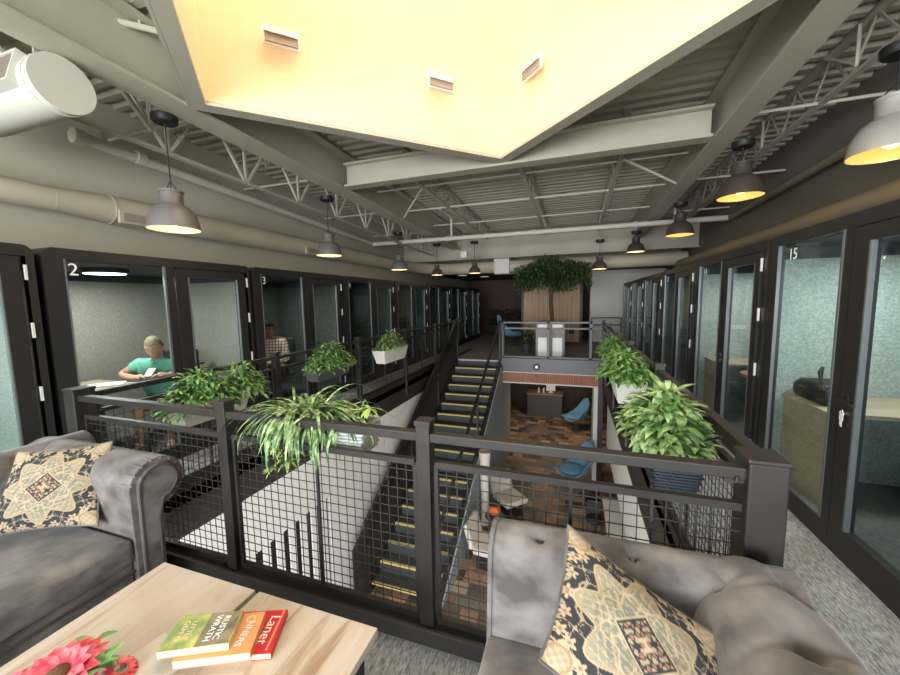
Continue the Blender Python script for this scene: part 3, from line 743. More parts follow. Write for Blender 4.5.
tubething('supply_duct', 'big round white duct with a grille, ending at the upper left', 'duct', [(-3.75, DC[1], DC[2]), (-4.85, DC[1], DC[2]), (-5.0, DC[1], DC[2] + .05), (-5.1, DC[1], DC[2] + .2), (-5.1, DC[1], 4.2)], .20, 'ductwhite', 32, fx)
for o in bpy.data.objects:
    if o.name.startswith('grille_frame'): o.location = (-.46, -.17, .05)
# beige duct along the left wall
def fx(t):
    g = MB(); g.box(-.02, .02, -.22, .22, -.075, .075); 
    for yy in (5.19, 8.4):
        gg = part('register', g, 'duct', t); gg.location = (.165, yy, -.09)
        part('register_louvre', MB().box(.02, .024, -.18, .18, -.05, .05), 'fixgrey', gg)
    for y in (2.45, 2.95): part('seam', MB().tube([(-5.33, y, 2.86), (-5.33, y + .015, 2.86)], .128 if y < 2.7 else .175, 20), 'duct', t, world=True, smooth=True)
def vduct(label, pts, rr, m, extras=None):
    t = thing('air_duct', label, 'duct', pts[0]); part('run', MB().tube(pts, rr, 20), m, t, world=True, smooth=True)
    if extras: extras(t)
vduct('beige round duct above the left booths, widening past booth 2', [(-5.33, -2, 2.86), (-5.33, 2.45, 2.86), (-5.33, 2.95, 2.86), (-5.33, 11.0, 2.84), (-5.2, 11.5, 2.83), (-4.8, 12.1, 2.81), (-4.2, 12.3, 2.80)], [.125, .125, .17, .17, .18, .2, .2], 'duct', fx)
def fx(t):
    for x in (-3.2, -1.4, 1.6): part('seam', MB().tube([(x, 12.3, 2.80), (x + .02, 12.3, 2.80)], .208, 20), 'duct', t, world=True, smooth=True)
    part('plenum_box', MB().box(-2.55, -2.05, 12.0, 12.55, 2.55, 3.07), 'wallwhite', t, world=True)
    part('hanger', MB().box(-2.92, -2.9, 12.29, 12.31, 3.0, 3.9).box(1.4, 1.42, 12.29, 12.31, 3.0, 3.9), 'duct', t, world=True)
vduct('beige round duct crossing the hall behind the tree crown', [(-4.2, 12.3, 2.80), (3.0, 12.3, 2.80)], [.2, .2], 'duct', fx)
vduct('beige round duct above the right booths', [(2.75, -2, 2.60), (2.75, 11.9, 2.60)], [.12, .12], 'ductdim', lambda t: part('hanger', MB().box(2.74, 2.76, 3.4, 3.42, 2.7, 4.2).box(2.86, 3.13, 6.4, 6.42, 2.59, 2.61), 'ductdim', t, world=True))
# hanging white box and exit unit
t = thing('hanging_sensor_box', 'small white box hanging on two wires before the far duct', 'box', (-2.97, 10, 2.97))
part('housing', MB().box(-.09, .09, -.06, .06, -.09, .09), 'wallwhite', t, bev=.01); part('wire', MB().tube([(-.05, 0, .09), (0, 0, .2), (0, 0, .75)], .005, 6).tube([(.05, 0, .09), (0, 0, .2)], .005, 6), 'pipe', t)

# ------------------------------------------------------------------ pendant lamps
def pendant(x, y, z, label, shade, lining, top, r=.235, light=3.5, cx=None, cy=None, lc=(1, .75, .45), hook=True):
    t = thing('pendant_lamp', label, 'lamp', (x, y, z), 0, 'bell shaped pendant lamps')
    h = r * 1.75
    prof = [(r, 0), (r*.995, r*.06), (r*.96, r*.32), (r*.88, r*.60), (r*.75, r*.84), (r*.58, r*1.0), (r*.46, r*1.06), (r*.43, r*1.10), (r*.43, r*1.55), (r*.47, r*1.58), (r*.47, r*1.66), (.001, r*1.68)]
    s_ = part('shade', MB().lathe(prof, n=28), shade, t, smooth=True, auto=50)
    pin = [(r*.975, .004), (r*.96, r*.10), (r*.90, r*.33), (r*.79, r*.58), (r*.62, r*.80), (r*.40, r*.92), (.001, r*.93)]
    part('shade_lining', MB().lathe(pin, n=28), lining, t, smooth=True)
    part('bulb', MB().sphere((0, 0, r*.42), r*.28, 12, 8), 'bulb', t, smooth=True)
    part('cord', MB().tube([(0, 0, r*1.66), (0, 0, top - z)], .007, 6), 'black', t)
    part('bail', MB().tube([(-r*.4, 0, r*1.6), (0, 0, r*2.1), (r*.4, 0, r*1.6)], .006, 6), 'black', t)
    part('canopy', MB().lathe([(.001, 0), (.10, .0), (.115, .02), (.115, .07), (.001, .075)], (0, 0, top - z - .07), 18), 'black', t, smooth=True, auto=40)
    if light:
        l = bpy.data.lights.new('pendant_light', 'POINT'); l.energy = light; l.color = lc; l.shadow_soft_size = .06
        lo = bpy.data.objects.new('pendant_light', l); COL.objects.link(lo); lo.location = (x, y, z - .03)
    return t
pendant(-3.95, 2.76, 2.48, 'grey bell pendant lamp hanging in front of booth 2, nearest on the left', 'lampgrey', 'lampin', 3.60)
pendant(-4.10, 5.50, 2.52, 'dark bell pendant lamp second along the left aisle', 'lampgrey', 'lampin', 3.52, .215)
pendant(-4.25, 8.50, 2.50, 'dark bell pendant lamp third along the left aisle', 'lampgrey', 'lampin', 3.43, .21)
pendant(-3.9, 10.3, 2.46, 'dark bell pendant lamp fourth along the left, before the far duct', 'lampdark', 'lampin', 3.37, .17)
pendant(-2.75, 10.3, 2.47, 'dark bell pendant lamp under the far duct, right of the hanging white box', 'lampdark', 'lampin', 3.37, .175)
pendant(2.30, 3.92, 2.78, 'large silver pendant lamp cut off by the right edge of the photo', 'lampsilver', 'lampinwarm', 3.56, .25, lc=(1, .62, .28))
pendant(1.86, 5.45, 2.88, 'dark bell pendant lamp with amber glow, nearest whole one on the right', 'lampdark', 'lampinwarm', 3.52, .235, lc=(1, .62, .28))
pendant(1.82, 8.00, 2.84, 'dark bell pendant lamp with amber glow, second whole one on the right', 'lampdark', 'lampinwarm', 3.43, .23, lc=(1, .62, .28))
pendant(1.42, 10.4, 2.84, 'small dark bell pendant lamp between the tree and the right lamps', 'lampdark', 'lampin', 3.35, .21)
pendant(.62, 11.1, 2.5, 'small dark bell pendant lamp at the right edge of the tree crown', 'lampdark', 'lampin', 3.30, .20)
# flush lights in the dark far ceiling
for i, (x, y, lb) in enumerate(((-4.3, 14.2, 'small flush ceiling light in the far dark ceiling, leftmost'), (-3.7, 15.5, 'small flush ceiling light in the far dark ceiling, middle'), (-2.1, 14.0, 'small flush ceiling light in the far dark ceiling, beside the tree'))):
    t = thing('flush_light', lb, 'lamp', (x, y, 2.725)); part('housing', MB().lathe([(.001, -.03), (.2, -.03), (.21, 0), (.21, .03)], n=18), 'black', t, smooth=True)
    part('diffuser', MB().lathe([(.001, -.036), (.18, -.034), (.185, -.03)], n=18), 'lampin', t, smooth=True)

# ------------------------------------------------------------------ sofas
def extr(profile, axis, a, b, seg=1):
    m_ = MB(); m_.prism(profile, axis, a, b); return m_
def scroll_profile(y_in, y_out, z0, zt, r, sgn=1):
    """arm cross-section: upright body that rolls outward; y grows outward * sgn"""
    cy = y_in + (r * .95); cz = zt - r
    p = [(y_in, z0)]
    for i in range(0, 15):
        a = PI - i * (PI * 1.5) / 14
        p.append((cy + r * math.cos(a), cz + r * math.sin(a)))
    p += [(cy + .02, cz - r * 1.05), (cy + .0, z0)]
    return [(u, v) for u, v in p]

# left sofa ----------------------------------------------------------------
sf = thing('chesterfield_sofa', 'grey velvet rolled arm sofa at the left, facing the coffee table', 'sofa', (-2.85, .4, 0))
pr_ = scroll_profile(1.20, 1.5, .06, .835, .145)
part('arm', MB().prism(pr_, 'X', -3.4, -2.30), 'sofa', sf, world=True, smooth=True, bev=.03, seg=4)
fp = MB(); inn = [(1.225, .10)]
for i in range(0, 13):
    a = PI - i * (PI * 1.35) / 12; inn.append((1.20 + .128 + .10 * math.cos(a), .695 + .10 * math.sin(a)))
inn += [(1.345, .60), (1.315, .50), (1.31, .10)]
part('arm_front_panel', fp.prism(inn, 'X', -2.31, -2.275), 'sofa', sf, world=True, smooth=True, bev=.01, seg=3)
pw = [(-2.276, u, v) for u, v in inn]; part('arm_piping', MB().tube(pw, .008, 6), 'piping', sf, world=True, smooth=True)
pl_ = MB()
for i in range(11):       # pleats around the scroll
    a = PI*.92 - i * (PI * 1.25) / 10
    c = (1.328 + .128*math.cos(a), .695 + .128*math.sin(a))
    pl_.tube([(-2.288, c[0], c[1]), (-2.33, 1.328 + .139*math.cos(a), .695 + .139*math.sin(a)), (-2.40, 1.328 + .134*math.cos(a), .695 + .134*math.sin(a))], [.005, .006, .002], 6)
part('scroll_pleats', pl_, 'sofa', sf, world=True, smooth=True)
part('seat_base', MB().box(-3.4, -2.33, -1.0, 1.20, .07, .29), 'sofa', sf, world=True, smooth=True, bev=.02, seg=3)
part('base_piping', MB().tube([(-2.325, 1.2, .235), (-2.325, -1.0, .235)], .007, 6), 'piping', sf, world=True, smooth=True)
def pillow_box(x0, x1, y0, y1, z0, z1, crown=.03, n=14):
    import bmesh
    m_ = MB(); 
    def P(u, v, top):
        e = (1 - abs(2*u-1)**4) * (1 - abs(2*v-1)**4)
        z = (z1 + crown*e) if top else z0
        return (x0 + (x1-x0)*u, y0 + (y1-y0)*v, z)
    for top in (1, 0):
        o = len(m_.v); m_.add([P(i/n, j/n, top) for i in range(n+1) for j in range(n+1)], [((i*(n+1)+j), (i*(n+1)+j+1), ((i+1)*(n+1)+j+1), ((i+1)*(n+1)+j)) for i in range(n) for j in range(n)])
    N = (n+1)*(n+1); idx = [i*(n+1) for i in range(n+1)] + [n*(n+1)+j for j in range(1, n+1)] + [i*(n+1)+n for i in range(n-1, -1, -1)] + [j for j in range(n-1, 0, -1)]
    fs = [(idx[k], idx[(k+1) % len(idx)], idx[(k+1) % len(idx)] + N, idx[k] + N) for k in range(len(idx))]
    m_.f += fs
    return m_
part('seat_cushion', pillow_box(-3.15, -2.30, -.98, 1.19, .295, .435), 'sofa', sf, world=True, smooth=True, bev=.025, seg=3)
def tuft(mb, P, buttons, depth, rad):
    pass
def back_surface(f, nu, nv, dimples, depth=.05, rad=.09):
    """f(u,v)->(pos, normal); dimples list of (u,v) ; distances measured in metres in 3-D"""
    pts = [[f(i/nu, j/nv) for j in range(nv+1)] for i in range(nu+1)]
    dp = [f(u, v)[0] for u, v in dimples]
    vs = []
    for i in range(nu+1):
        for j in range(nv+1):
            p, n = pts[i][j]; q = p.copy()
            for c in dp:
                d = (p - c).length; q -= n * depth * math.exp(-(d/rad)**2) 
                q -= n * depth * .5 * math.exp(-(d/(rad*.3))**2)
            for a in range(len(dp)):
                for b in range(a+1, len(dp)):
                    L = (dp[a]-dp[b]).length
                    if L < .40 and abs((dp[a]-dp[b]).z) > .07:
                        ab = dp[b]-dp[a]; t = max(0, min(1, (p-dp[a]).dot(ab)/ab.dot(ab))); d = (p-(dp[a]+ab*t)).length
                        q -= n * depth * .3 * math.exp(-(d/.014)**2)
            vs.append(q)
    fs = [(i*(nv+1)+j, i*(nv+1)+j+1, (i+1)*(nv+1)+j+1, (i+1)*(nv+1)+j) for i in range(nu) for j in range(nv)]
    return MB().add(vs, fs)
def rolled(path, du):
    """path: 2-D (d, z) polyline; smooth sampling with normals"""
    P = [Vector(p) for p in path]; L = [0]
    for a, b in zip(P[:-1], P[1:]): L.append(L[-1] + (b-a).length)
    def at(t):
        s = t*L[-1]
        for k in range(len(P)-1):
            if s <= L[k+1] + 1e-9:
                w = (s-L[k])/(L[k+1]-L[k]); p = P[k].lerp(P[k+1], w); d = (P[k+1]-P[k]).normalized(); return p, Vector((-d.y, d.x))
        return P[-1], Vector((0, 1))
    return at
def backpath(r=.13, h=.84, z0=.30, lean=.10, th=.03):
    p = [(0, z0), (lean*.5, (z0+h-r*1.4)/2)]
    c = (lean + r, h - r)
    for i in range(13):
        a = PI + .1 - i*(PI*1.45)/12; p.append((c[0]+r*math.cos(a), c[1]+r*math.sin(a)))
    p += [(c[0]+.02, c[1]-r*.9), (c[0] + .02, .06)]
    return p
at = rolled(backpath(), 1)
def fL(u, v):    # back of left sofa: runs along Y, front faces +X
    (d, z), n = at(v); y = -1.0 + 2.5*u
    return Vector((-3.05 - d, y, z)), Vector((-(-n.x) if False else -n.x, 0, n.y)) * 1.0
def mk(fun, dimples, nu, nv, **k): return back_surface(fun, nu, nv, dimples, **k)
dl = [(u, v) for u in (.06, .22, .38, .54, .70, .86) for v in (.34,)] + [(u+.08, .2) for u in (.06, .22, .38, .54, .70)]
part('backrest', mk(fL, dl, 160, 70, depth=.045, rad=.05), 'sofa', sf, world=True, smooth=True, auto=80)
for s_, y in (('a', -1.0),):
    pass
bk_out = [(-3.05 - d, z) for d, z in backpath()]
for y in (1.49,): part('back_end_panel', MB().prism(bk_out, 'Y', y, y + .01), 'sofa', sf, world=True)
part('second_arm', MB().prism([(-.2 - (u - 1.2) - .8, v) for u, v in pr_], 'X', -3.4, -2.30), 'sofa', sf, world=True, smooth=True, bev=.03, seg=4)

sf.location.x += .035; sf.location.y += .02
# right sofa ---------------------------------------------------------------
sr = thing('chesterfield_sofa', 'grey velvet tufted sofa in the right foreground, back against the railing', 'sofa', (.2, .9, 0))
at2 = rolled(backpath(r=.10, h=.815, z0=.38, lean=.03), 1)
def fR(u, v):
    (d, z), n = at2(v); x = -.30 + .98*u
    # soft end rounding at the left edge
    e = max(0, 1 - u/.06); k = (1 - math.sqrt(max(0, 1 - e*e))) if e > 0 else 0
    z2 = z - k*.035*(1 if z > .5 else 0)
    return Vector((x + 0, 1.24 + d + k*.03, z2)), Vector((0, n.x*1.0, n.y)) 
dr_ = [(.19, .345), (.52, .345), (.80, .345), (.355, .16), (.66, .16)]
part('backrest', mk(fR, dr_, 130, 110, depth=.036, rad=.038), 'sofa', sr, world=True, smooth=True, auto=80)
bo = [(1.24 + d, z) for d, z in backpath(r=.10, h=.815, z0=.38, lean=.03)]
part('back_end_panel', MB().prism(bo, 'X', -.30, -.285), 'sofa', sr, world=True, smooth=True, auto=40)
for (u, v) in dr_:
    p, n = fR(u, v); part('button', MB().sphere(tuple(p - n*.052), .013, 10, 6), 'sofa', sr, world=True, smooth=True)
part('seat_cushion', pillow_box(-.30, .36, .30, 1.27, .26, .43), 'sofa', sr, world=True, smooth=True, bev=.03, seg=3)
part('seat_base', MB().box(-.29, .60, .32, 1.38, .05, .26), 'sofa', sr, world=True, smooth=True, bev=.02)
# fat rolled arm on the right, closed by a rounded rear end
am = MB(); R_ = .185; cx_, cz_ = .56, .665; n_ = 80
rows = []
ys = [1.46 - .17*(1-math.cos(a*PI/2/8)) if False else None for a in range(1)]
seq = [(1.475, .05), (1.47, .35), (1.455, .6), (1.43, .8), (1.39, .93), (1.33, 1.0)] + [(1.33 - .01*k, 1.0) for k in range(1, 104)]
dimp = [(.58, 1.085, 1.0), (.45, 1.30, .5), (.66, 1.31, .7)]
for yy_, k in seq:
    row = []
    for i in range(n_ + 1):
        a = -PI*.5 + i * (PI*1.55)/n_      # from outside bottom over the top to inside
        x = cx_ + R_*k*math.cos(a); z = cz_ + R_*k*math.sin(a)
        row.append(Vector((x, yy_, z)))
    row = [Vector((cx_ + R_*k*.55, yy_, .06))] + row + [Vector((cx_ - R_*k*.95, yy_, .30))]
    for i, p in enumerate(row):
        for (dx, dy, s) in dimp:
            if p.z > cz_:
                d2 = ((p.x-dx)**2*1.0 + (p.y-dy)**2); p.z -= .05*s*math.exp(-d2/.0012) + .04*s*math.exp(-d2/.012)
                along = abs(p.y-dy - .25*(p.x-dx)); p.z -= .022*s*math.exp(-(along/.014)**2)*math.exp(-abs(p.x-dx)/.12)
    rows.append(row)
nn = len(rows[0]); am.add([p for r in rows for p in r], [(i*nn+j, i*nn+j+1, (i+1)*nn+j+1, (i+1)*nn+j) for i in range(len(rows)-1) for j in range(nn-1)])
part('arm', am, 'sofa', sr, world=True, smooth=True, auto=80)

# ------------------------------------------------------------------ tapestry cushions
def weave_colour(u, v):
    """u,v in [-1,1]"""
    U, V = abs(u), abs(v); r = math.hypot(u, v); th = math.atan2(v, u)
    dark = (.030, .029, .034); cream = (.44, .345, .22); pale = (.33, .27, .18); sage = (.18, .19, .145); tan = (.32, .21, .11); rust = (.30, .14, .08)
    R1 = .74 + .10*math.cos(8*th) * (1 if True else 0) + .05*abs(math.cos(4*th))
    dm = U + V
    if dm < .40:
        if dm > .365: return cream
        if dm > .33: return dark
        g = math.sin(u*46)*math.sin(v*46) + .6*math.cos((u+v)*30)*math.cos((u-v)*30)
        if dm < .1: return cream if g > -.2 else rust
        return pale if g > .25 else (rust if g < -.55 else dark)
    if r < R1:
        e = R1 - r
        if e < .030: return cream
        if e < .045: return tan
        if e < .075: return pale
        # inner lobes
        lob = .50 + .07*math.cos(8*th + PI)
        if abs(r - lob) < .018: return cream
        s1 = math.sin(9*u + 5*math.sin(7*v)) * math.cos(9*v + 5*math.sin(7*u))
        s2 = math.cos(16*th) * math.sin(r*42)
        if abs(s1) < .13: return cream
        if s2 > .45: return pale
        if s2 < -.80: return tan
        return sage if r < .62 else (.24, .235, .165)
    # corners: dark ground with scrolling vines and a corner medallion
    cu, cv = U - .86, V - .86; rc = math.hypot(cu, cv)
    if rc < .20 + .03*math.cos(6*math.atan2(cv, cu)):
        if rc > .165: return cream
        if rc > .13: return tan
        return cream if math.sin(cu*60)*math.sin(cv*60) > .0 else pale
    # flowers
    for fx_, fy_ in ((.93, .28), (.28, .93), (.62, .80), (.80, .62), (.95, .02), (.02, .95), (.93, .52), (.52, .93)):
        du, dv = U - fx_, V - fy_; rf_ = math.hypot(du, dv)
        if rf_ < .065 + .025*math.cos(5*math.atan2(dv, du)):
            return rust if rf_ < .02 else (cream if rf_ > .03 else pale)
    w = math.sin(11*U + 3.2*math.sin(8*V)) + math.sin(11*V + 3.2*math.sin(8*U))
    if abs(w) < .17: return pale
    if abs(w - .9) < .07: return cream
    return dark

def cushion(label, c, thick, n=150, swap=False):
    """c: four corners bl, br, tr, tl ; front face normal = (br-bl)x(tl-bl)"""
    bl, br, tr, tl = [Vector(p) for p in c]; ctr = (bl+br+tr+tl)/4
    nrm = (br-bl).cross(tl-bl).normalized()
    t = thing('throw_pillow', label, 'cushion', ctr, 0, 'tapestry throw pillows')
    vs = []; cols = []
    for side in (1, -1):
        for i in range(n+1):
            for j in range(n+1):
                u, v = i/n, j/n
                # pull edges in slightly between the corners
                U, V = 2*u-1, 2*v-1
                k = .045; uu = u + (-U*(1-V*V)*k if True else 0); vv = v + (-V*(1-U*U)*k)
                p = bl*(1-uu)*(1-vv) + br*uu*(1-vv) + tr*uu*vv + tl*(1-uu)*vv
                e = max(0, (1-U**2)) ** .55 * max(0, (1-V**2)) ** .55
                w = .012*math.sin(9*U+3*V)*math.sin(5*V-2*U)*e
                vs.append(p - ctr + nrm*side*(thick*e*.5 + w*.35)); cols.append((*weave_colour(U, V), 1) if side > 0 else (.03, .03, .035, 1))
    N = (n+1)*(n+1); fs = []
    for i in range(n):
        for j in range(n):
            a = i*(n+1)+j; fs.append((a, a+n+1, a+n+2, a+1)); fs.append((N+a, N+a+1, N+a+n+2, N+a+n+1))
    me = bpy.data.meshes.new('cover'); me.from_pydata(vs, [], fs); me.update()
    me.polygons.foreach_set('use_smooth', [True]*len(me.polygons))
    at_ = me.color_attributes.new('weave', 'FLOAT_COLOR', 'POINT'); at_.data.foreach_set('color', [x for cc in cols for x in cc])
    link('cover', me, 'tapestry', t)
    edge = []
    for s in range(4):
        for k in range(24):
            w = k/24; U, V = [(2*w-1, -1), (1, 2*w-1), (1-2*w, 1), (-1, 1-2*w)][s]
            u, v = (U+1)/2, (V+1)/2; kk = .045; uu = u - U*(1-V*V)*kk; vv = v - V*(1-U*U)*kk
            edge.append(bl*(1-uu)*(1-vv) + br*uu*(1-vv) + tr*uu*vv + tl*(1-uu)*vv - ctr)
    edge.append(edge[0]); part('piping', MB().tube(edge, .005, 6), 'sofa', t, smooth=True)
    return t
cushion('floral medallion tapestry pillow leaning in the corner of the left sofa', [(-2.93, .90, .50), (-2.47, 1.165, .50), (-2.66, 1.37, .88), (-3.00, 1.10, .885)], .15)
cushion('floral medallion tapestry pillow lying tilted on the right sofa', [(.36, .80, .53), (.405, 1.15, .725), (-.012, 1.24, .93), (-.075, .90, .75)], .14)

# ------------------------------------------------------------------ coffee table
ct = thing('coffee_table', 'coffee table with two pale wood tops and black steel legs', 'table', (-1.3, .4, 0))
part('table_top', MB().box(-1.885, -1.309, -.55, 1.123, .415, .45), 'tabletop', ct, world=True, bev=.003)
part('table_top', MB().box(-1.286, -.70, -.55, 1.123, .415, .45), 'tabletop', ct, world=True, bev=.003)
part('frame', MB().box(-1.86, -.73, 1.03, 1.06, .38, .415).box(-1.86, -.73, -.5, -.47, .38, .415).box(-1.86, -1.83, -.47, 1.03, .38, .415).box(-.76, -.73, -.47, 1.03, .38, .415).box(-1.33, -1.26, -.47, 1.03, .385, .414), 'tabletrim', ct, world=True)
for x in (-1.845, -.745):
    for y in (1.045, -.485): part('leg', MB().box(x - .018, x + .018, y - .018, y + .018, 0, .38), 'tabletrim', ct, world=True)

def book(label, quad, z0, z1, cover, spine_edge='back'):
    """quad: 4 ground points in order front-left, front-right, back-right, back-left"""
    q = [Vector((*p, 0)) for p in quad]; c = sum(q, Vector())/4
    t = thing('paperback_book', label, 'book', (c.x, c.y, z0), 0, 'books on the coffee table')
    def blk(za, zb, inset):
        P = [p + (c - p)*inset for p in q]
        m_ = MB(); m_.add([(p.x - c.x, p.y - c.y, za) for p in P] + [(p.x - c.x, p.y - c.y, zb) for p in P], [(3,2,1,0),(4,5,6,7),(0,1,5,4),(1,2,6,5),(2,3,7,6),(3,0,4,7)]); return m_
    H = z1 - z0
    part('page_block', blk(.0012, H - .0015, .015), 'pages', t)
    cv = blk(H - .0015, H, 0); cv.add(*((lambda b: (b.v, b.f))(blk(0, .0012, 0))))
    # spine along the right (short) side or back
    a, b = (q[1] - c, q[2] - c) if spine_edge == 'right' else (q[3] - c, q[2] - c)
    cv.bar((a.x, a.y, H/2), (b.x, b.y, H/2), .002, H)
    part('cover', cv, cover, t)
    return t, c, q
qr = [(-1.215, .81), (-.995, .895), (-1.075, 1.062), (-1.295, .975)]
t, c, q = book('red paperback at the bottom right of the book stack', qr, .451, .475, 'bkred', 'right')
ang = math.atan2(q[1].y - q[0].y, q[1].x - q[0].x)
text('cover_title', 'Lanet', .055, 'signwhite', t, (.068, .033, .0245), (0, 0, ang - PI/2 - .06), .0003)
part('cover_stripe', MB().box(-.0035, .0035, -.085, .085, 0, .0006).xf(Matrix.Translation((.093, .041, .0242)) @ Matrix.Rotation(ang + .02, 4, 'Z')), 'bkorange', t)
qo = [(-1.268, .745), (-1.042, .853), (-1.125, 1.003), (-1.345, .90)]
t, c, q = book('orange covered book in the middle of the stack', qo, .4755, .505, 'bkorange', 'right')
text('cover_title', 'NNERS', .034, 'signwhite', t, (.072, .03, .030), (0, 0, ang - PI/2 - .06), .0003)
part('cover_ornament', MB().lathe([(.011, 0), (.018, 0), (.018, .0006), (.011, .0006), (.011, 0)], (.045, .083, .0297), 14), 'pages', t)
qt = [(-1.325, .735), (-1.118, .838), (-1.186, .957), (-1.385, .866)]
t, c, q = book('book with a green and brown photo cover on top of the stack', qt, .5055, .532, 'bkgreen', 'back')
half = MB(); c0 = (q[0] + q[1])/2 - c; c1 = (q[2] + q[3])/2 - c; k1 = q[1] - c; k2 = q[2] - c
half.add([(c0.x, c0.y, .0266), (k1.x*.97, k1.y*.97, .0266), (k2.x*.97, k2.y*.97, .0266), (c1.x, c1.y, .0266), (c0.x, c0.y, .0271), (k1.x*.97, k1.y*.97, .0271), (k2.x*.97, k2.y*.97, .0271), (c1.x, c1.y, .0271)], [(3,2,1,0),(4,5,6,7),(0,1,5,4),(1,2,6,5),(2,3,7,6),(3,0,4,7)])
part('cover_photo', half, 'bkdark', t)
a2 = math.atan2(.092, .207)
text('cover_title', 'RUSTIC\nWRATH', .030, 'signwhite', t, (.042, .022, .0276), (0, 0, a2 - PI/2), .0003)
text('cover_title', 'LITTLE\nGEM Q', .026, 'pages', t, (-.055, -.022, .0272), (0, 0, a2 - PI/2), .0003)

# flowers at the bottom edge of the photo, in a low pot
fl2 = thing('flower_arrangement', 'pink red daisy like flowers with pale green leaves on the coffee table', 'flowers', (-1.575, .565, .45))
part('pot', MB().lathe([(.001, 0), (.05, 0), (.055, .05), (.05, .055), (.001, .05)], n=18), 'planterdark', fl2, smooth=True)
def bloom(cx, cy, cz, r, tilt, mname='petal'):
    m_ = MB()
    for ring_, (n_, rr_, el) in enumerate(((18, 1.0, .20), (15, .85, .42), (12, .62, .7))):
        for k in range(n_):
            a = 2*PI*k/n_ + ring_*.2; m_.leaf((.018*math.cos(a), .018*math.sin(a), .002*ring_), (math.cos(a), math.sin(a), el), (0, 0, 1), r*rr_, r*.40, .45, 4, .2)
    m_.xf(Matrix.Translation((cx, cy, cz)) @ Matrix.Rotation(tilt[0], 4, 'X') @ Matrix.Rotation(tilt[1], 4, 'Y'))
    b_ = part('bloom', m_, mname, fl2, smooth=True)
    k_ = MB().sphere((0, 0, .012), r*.28, 14, 8, (1, 1, .45)); k_.xf(Matrix.Translation((cx, cy, cz)) @ Matrix.Rotation(tilt[0], 4, 'X') @ Matrix.Rotation(tilt[1], 4, 'Y'))
    part('flower_core', k_, 'petalcore', b_, smooth=True)
    part('flower_stem', MB().tube([(cx*.3, cy*.3, .03), (cx*.8, cy*.8, cz*.6), (cx, cy, cz)], .004, 6), 'stem', b_)
bloom(.03, .02, .075, .115, (.15, .1)); bloom(-.09, -.06, .065, .07, (.1, -.4)); bloom(.155, .12, .04, .035, (-.3, .4)); bloom(.12, -.06, .055, .075, (.3, .5))
lm_ = MB()
for (bx, by, n_, hh) in ((.115, .085, 12, .15), (-.02, .14, 7, .13), (.19, .03, 6, .08)):
    for k in range(n_):
        a = random.uniform(0, 2*PI); lm_.leaf((bx, by, hh*.5), (math.cos(a), math.sin(a), random.uniform(.3, 1.2)), (0, 0, 1), random.uniform(.05, .075), .028, .6)
part('leaves', lm_, 'leafpale', fl2, smooth=True)
tag(part('serving_board', MB().box(-.10, .10, -.11, .13, 0, .016).xf(Matrix.Translation((-1.385, .70, .4505)) @ Matrix.Rotation(math.radians(-12), 4, 'Z')), 'tabletop', bev=.004), 'pale wooden board on the coffee table between the flowers and the books', 'board')

# ------------------------------------------------------------------ planters and plants
def bush(mb, c, rx, ry, h, n, L, W, droop=.9, seed=1, low=-.25):
    rnd = random.Random(seed)
    for k in range(n):
        a = rnd.uniform(0, 2*PI); rr = rnd.uniform(0, 1)**.6
        bx, by = c[0] + math.cos(a)*rx*rr*.85, c[1] + math.sin(a)*ry*rr*.85
        z = c[2] + h*(1 - rr**2)*rnd.uniform(.1, 1.05) + low*rr*rnd.uniform(0, .5)*h
        el = rnd.uniform(-.3, 1.5)*(1-rr*.5)
        aa = a + rnd.uniform(-1.3, 1.3)
        s = rnd.uniform(.65, 1.2)
        mb.leaf((bx, by, z), (math.cos(aa), math.sin(aa), el), (0, 0, 1), L*s, W*s, droop*rnd.uniform(.5, 1.3))
def stems(mb, c, rx, ry, h, n, seed=1):
    rnd = random.Random(seed)
    for k in range(n):
        a = rnd.uniform(0, 2*PI); rr = rnd.uniform(.2, 1)
        mb.tube([(c[0]+math.cos(a)*rx*.2, c[1]+math.sin(a)*ry*.2, c[2]-.08), (c[0]+math.cos(a)*rx*rr*.5, c[1]+math.sin(a)*ry*rr*.5, c[2]+h*.4), (c[0]+math.cos(a)*rx*rr, c[1]+math.sin(a)*ry*rr, c[2]+h*(1-rr*rr)*.7)], .003, 5)
def trough(t, lx, ly, h, m, taper=.75, wovenm=None, rows=8):
    """box centred on the thing, top at z=0"""
    a, b = lx/2, ly/2; k = taper
    o_ = [(-a, -b, 0), (a, -b, 0), (a, b, 0), (-a, b, 0)]; bt = [(x*k, y*(.5*k + .45), -h) for x, y, _ in o_]
    i_ = [(x*.94, y*.94, 0) for x, y, _ in o_]; ib = [(x*.94, y*.94, -h*.85) for x, y, _ in bt]
    m_ = MB(); m_.add(o_ + bt + i_ + ib, [(7,6,5,4)] + [(i, (i+1) % 4, (i+1) % 4 + 4, i+4) for i in range(4)] + [(i, (i+1) % 4, (i+1) % 4 + 8, i+8) for i in range(4)] + [(i+8, (i+1) % 4+8, (i+1) % 4+12, i+12) for i in range(4)] + [(12, 13, 14, 15)])
    p = part('trough', m_, m, t, smooth=False)
    part('soil', MB().box(-a*.9, a*.9, -b*.9, b*.9, -.03, -.02), 'soil', t)
    return p
def hook(t, dx, h=.12):
    pass
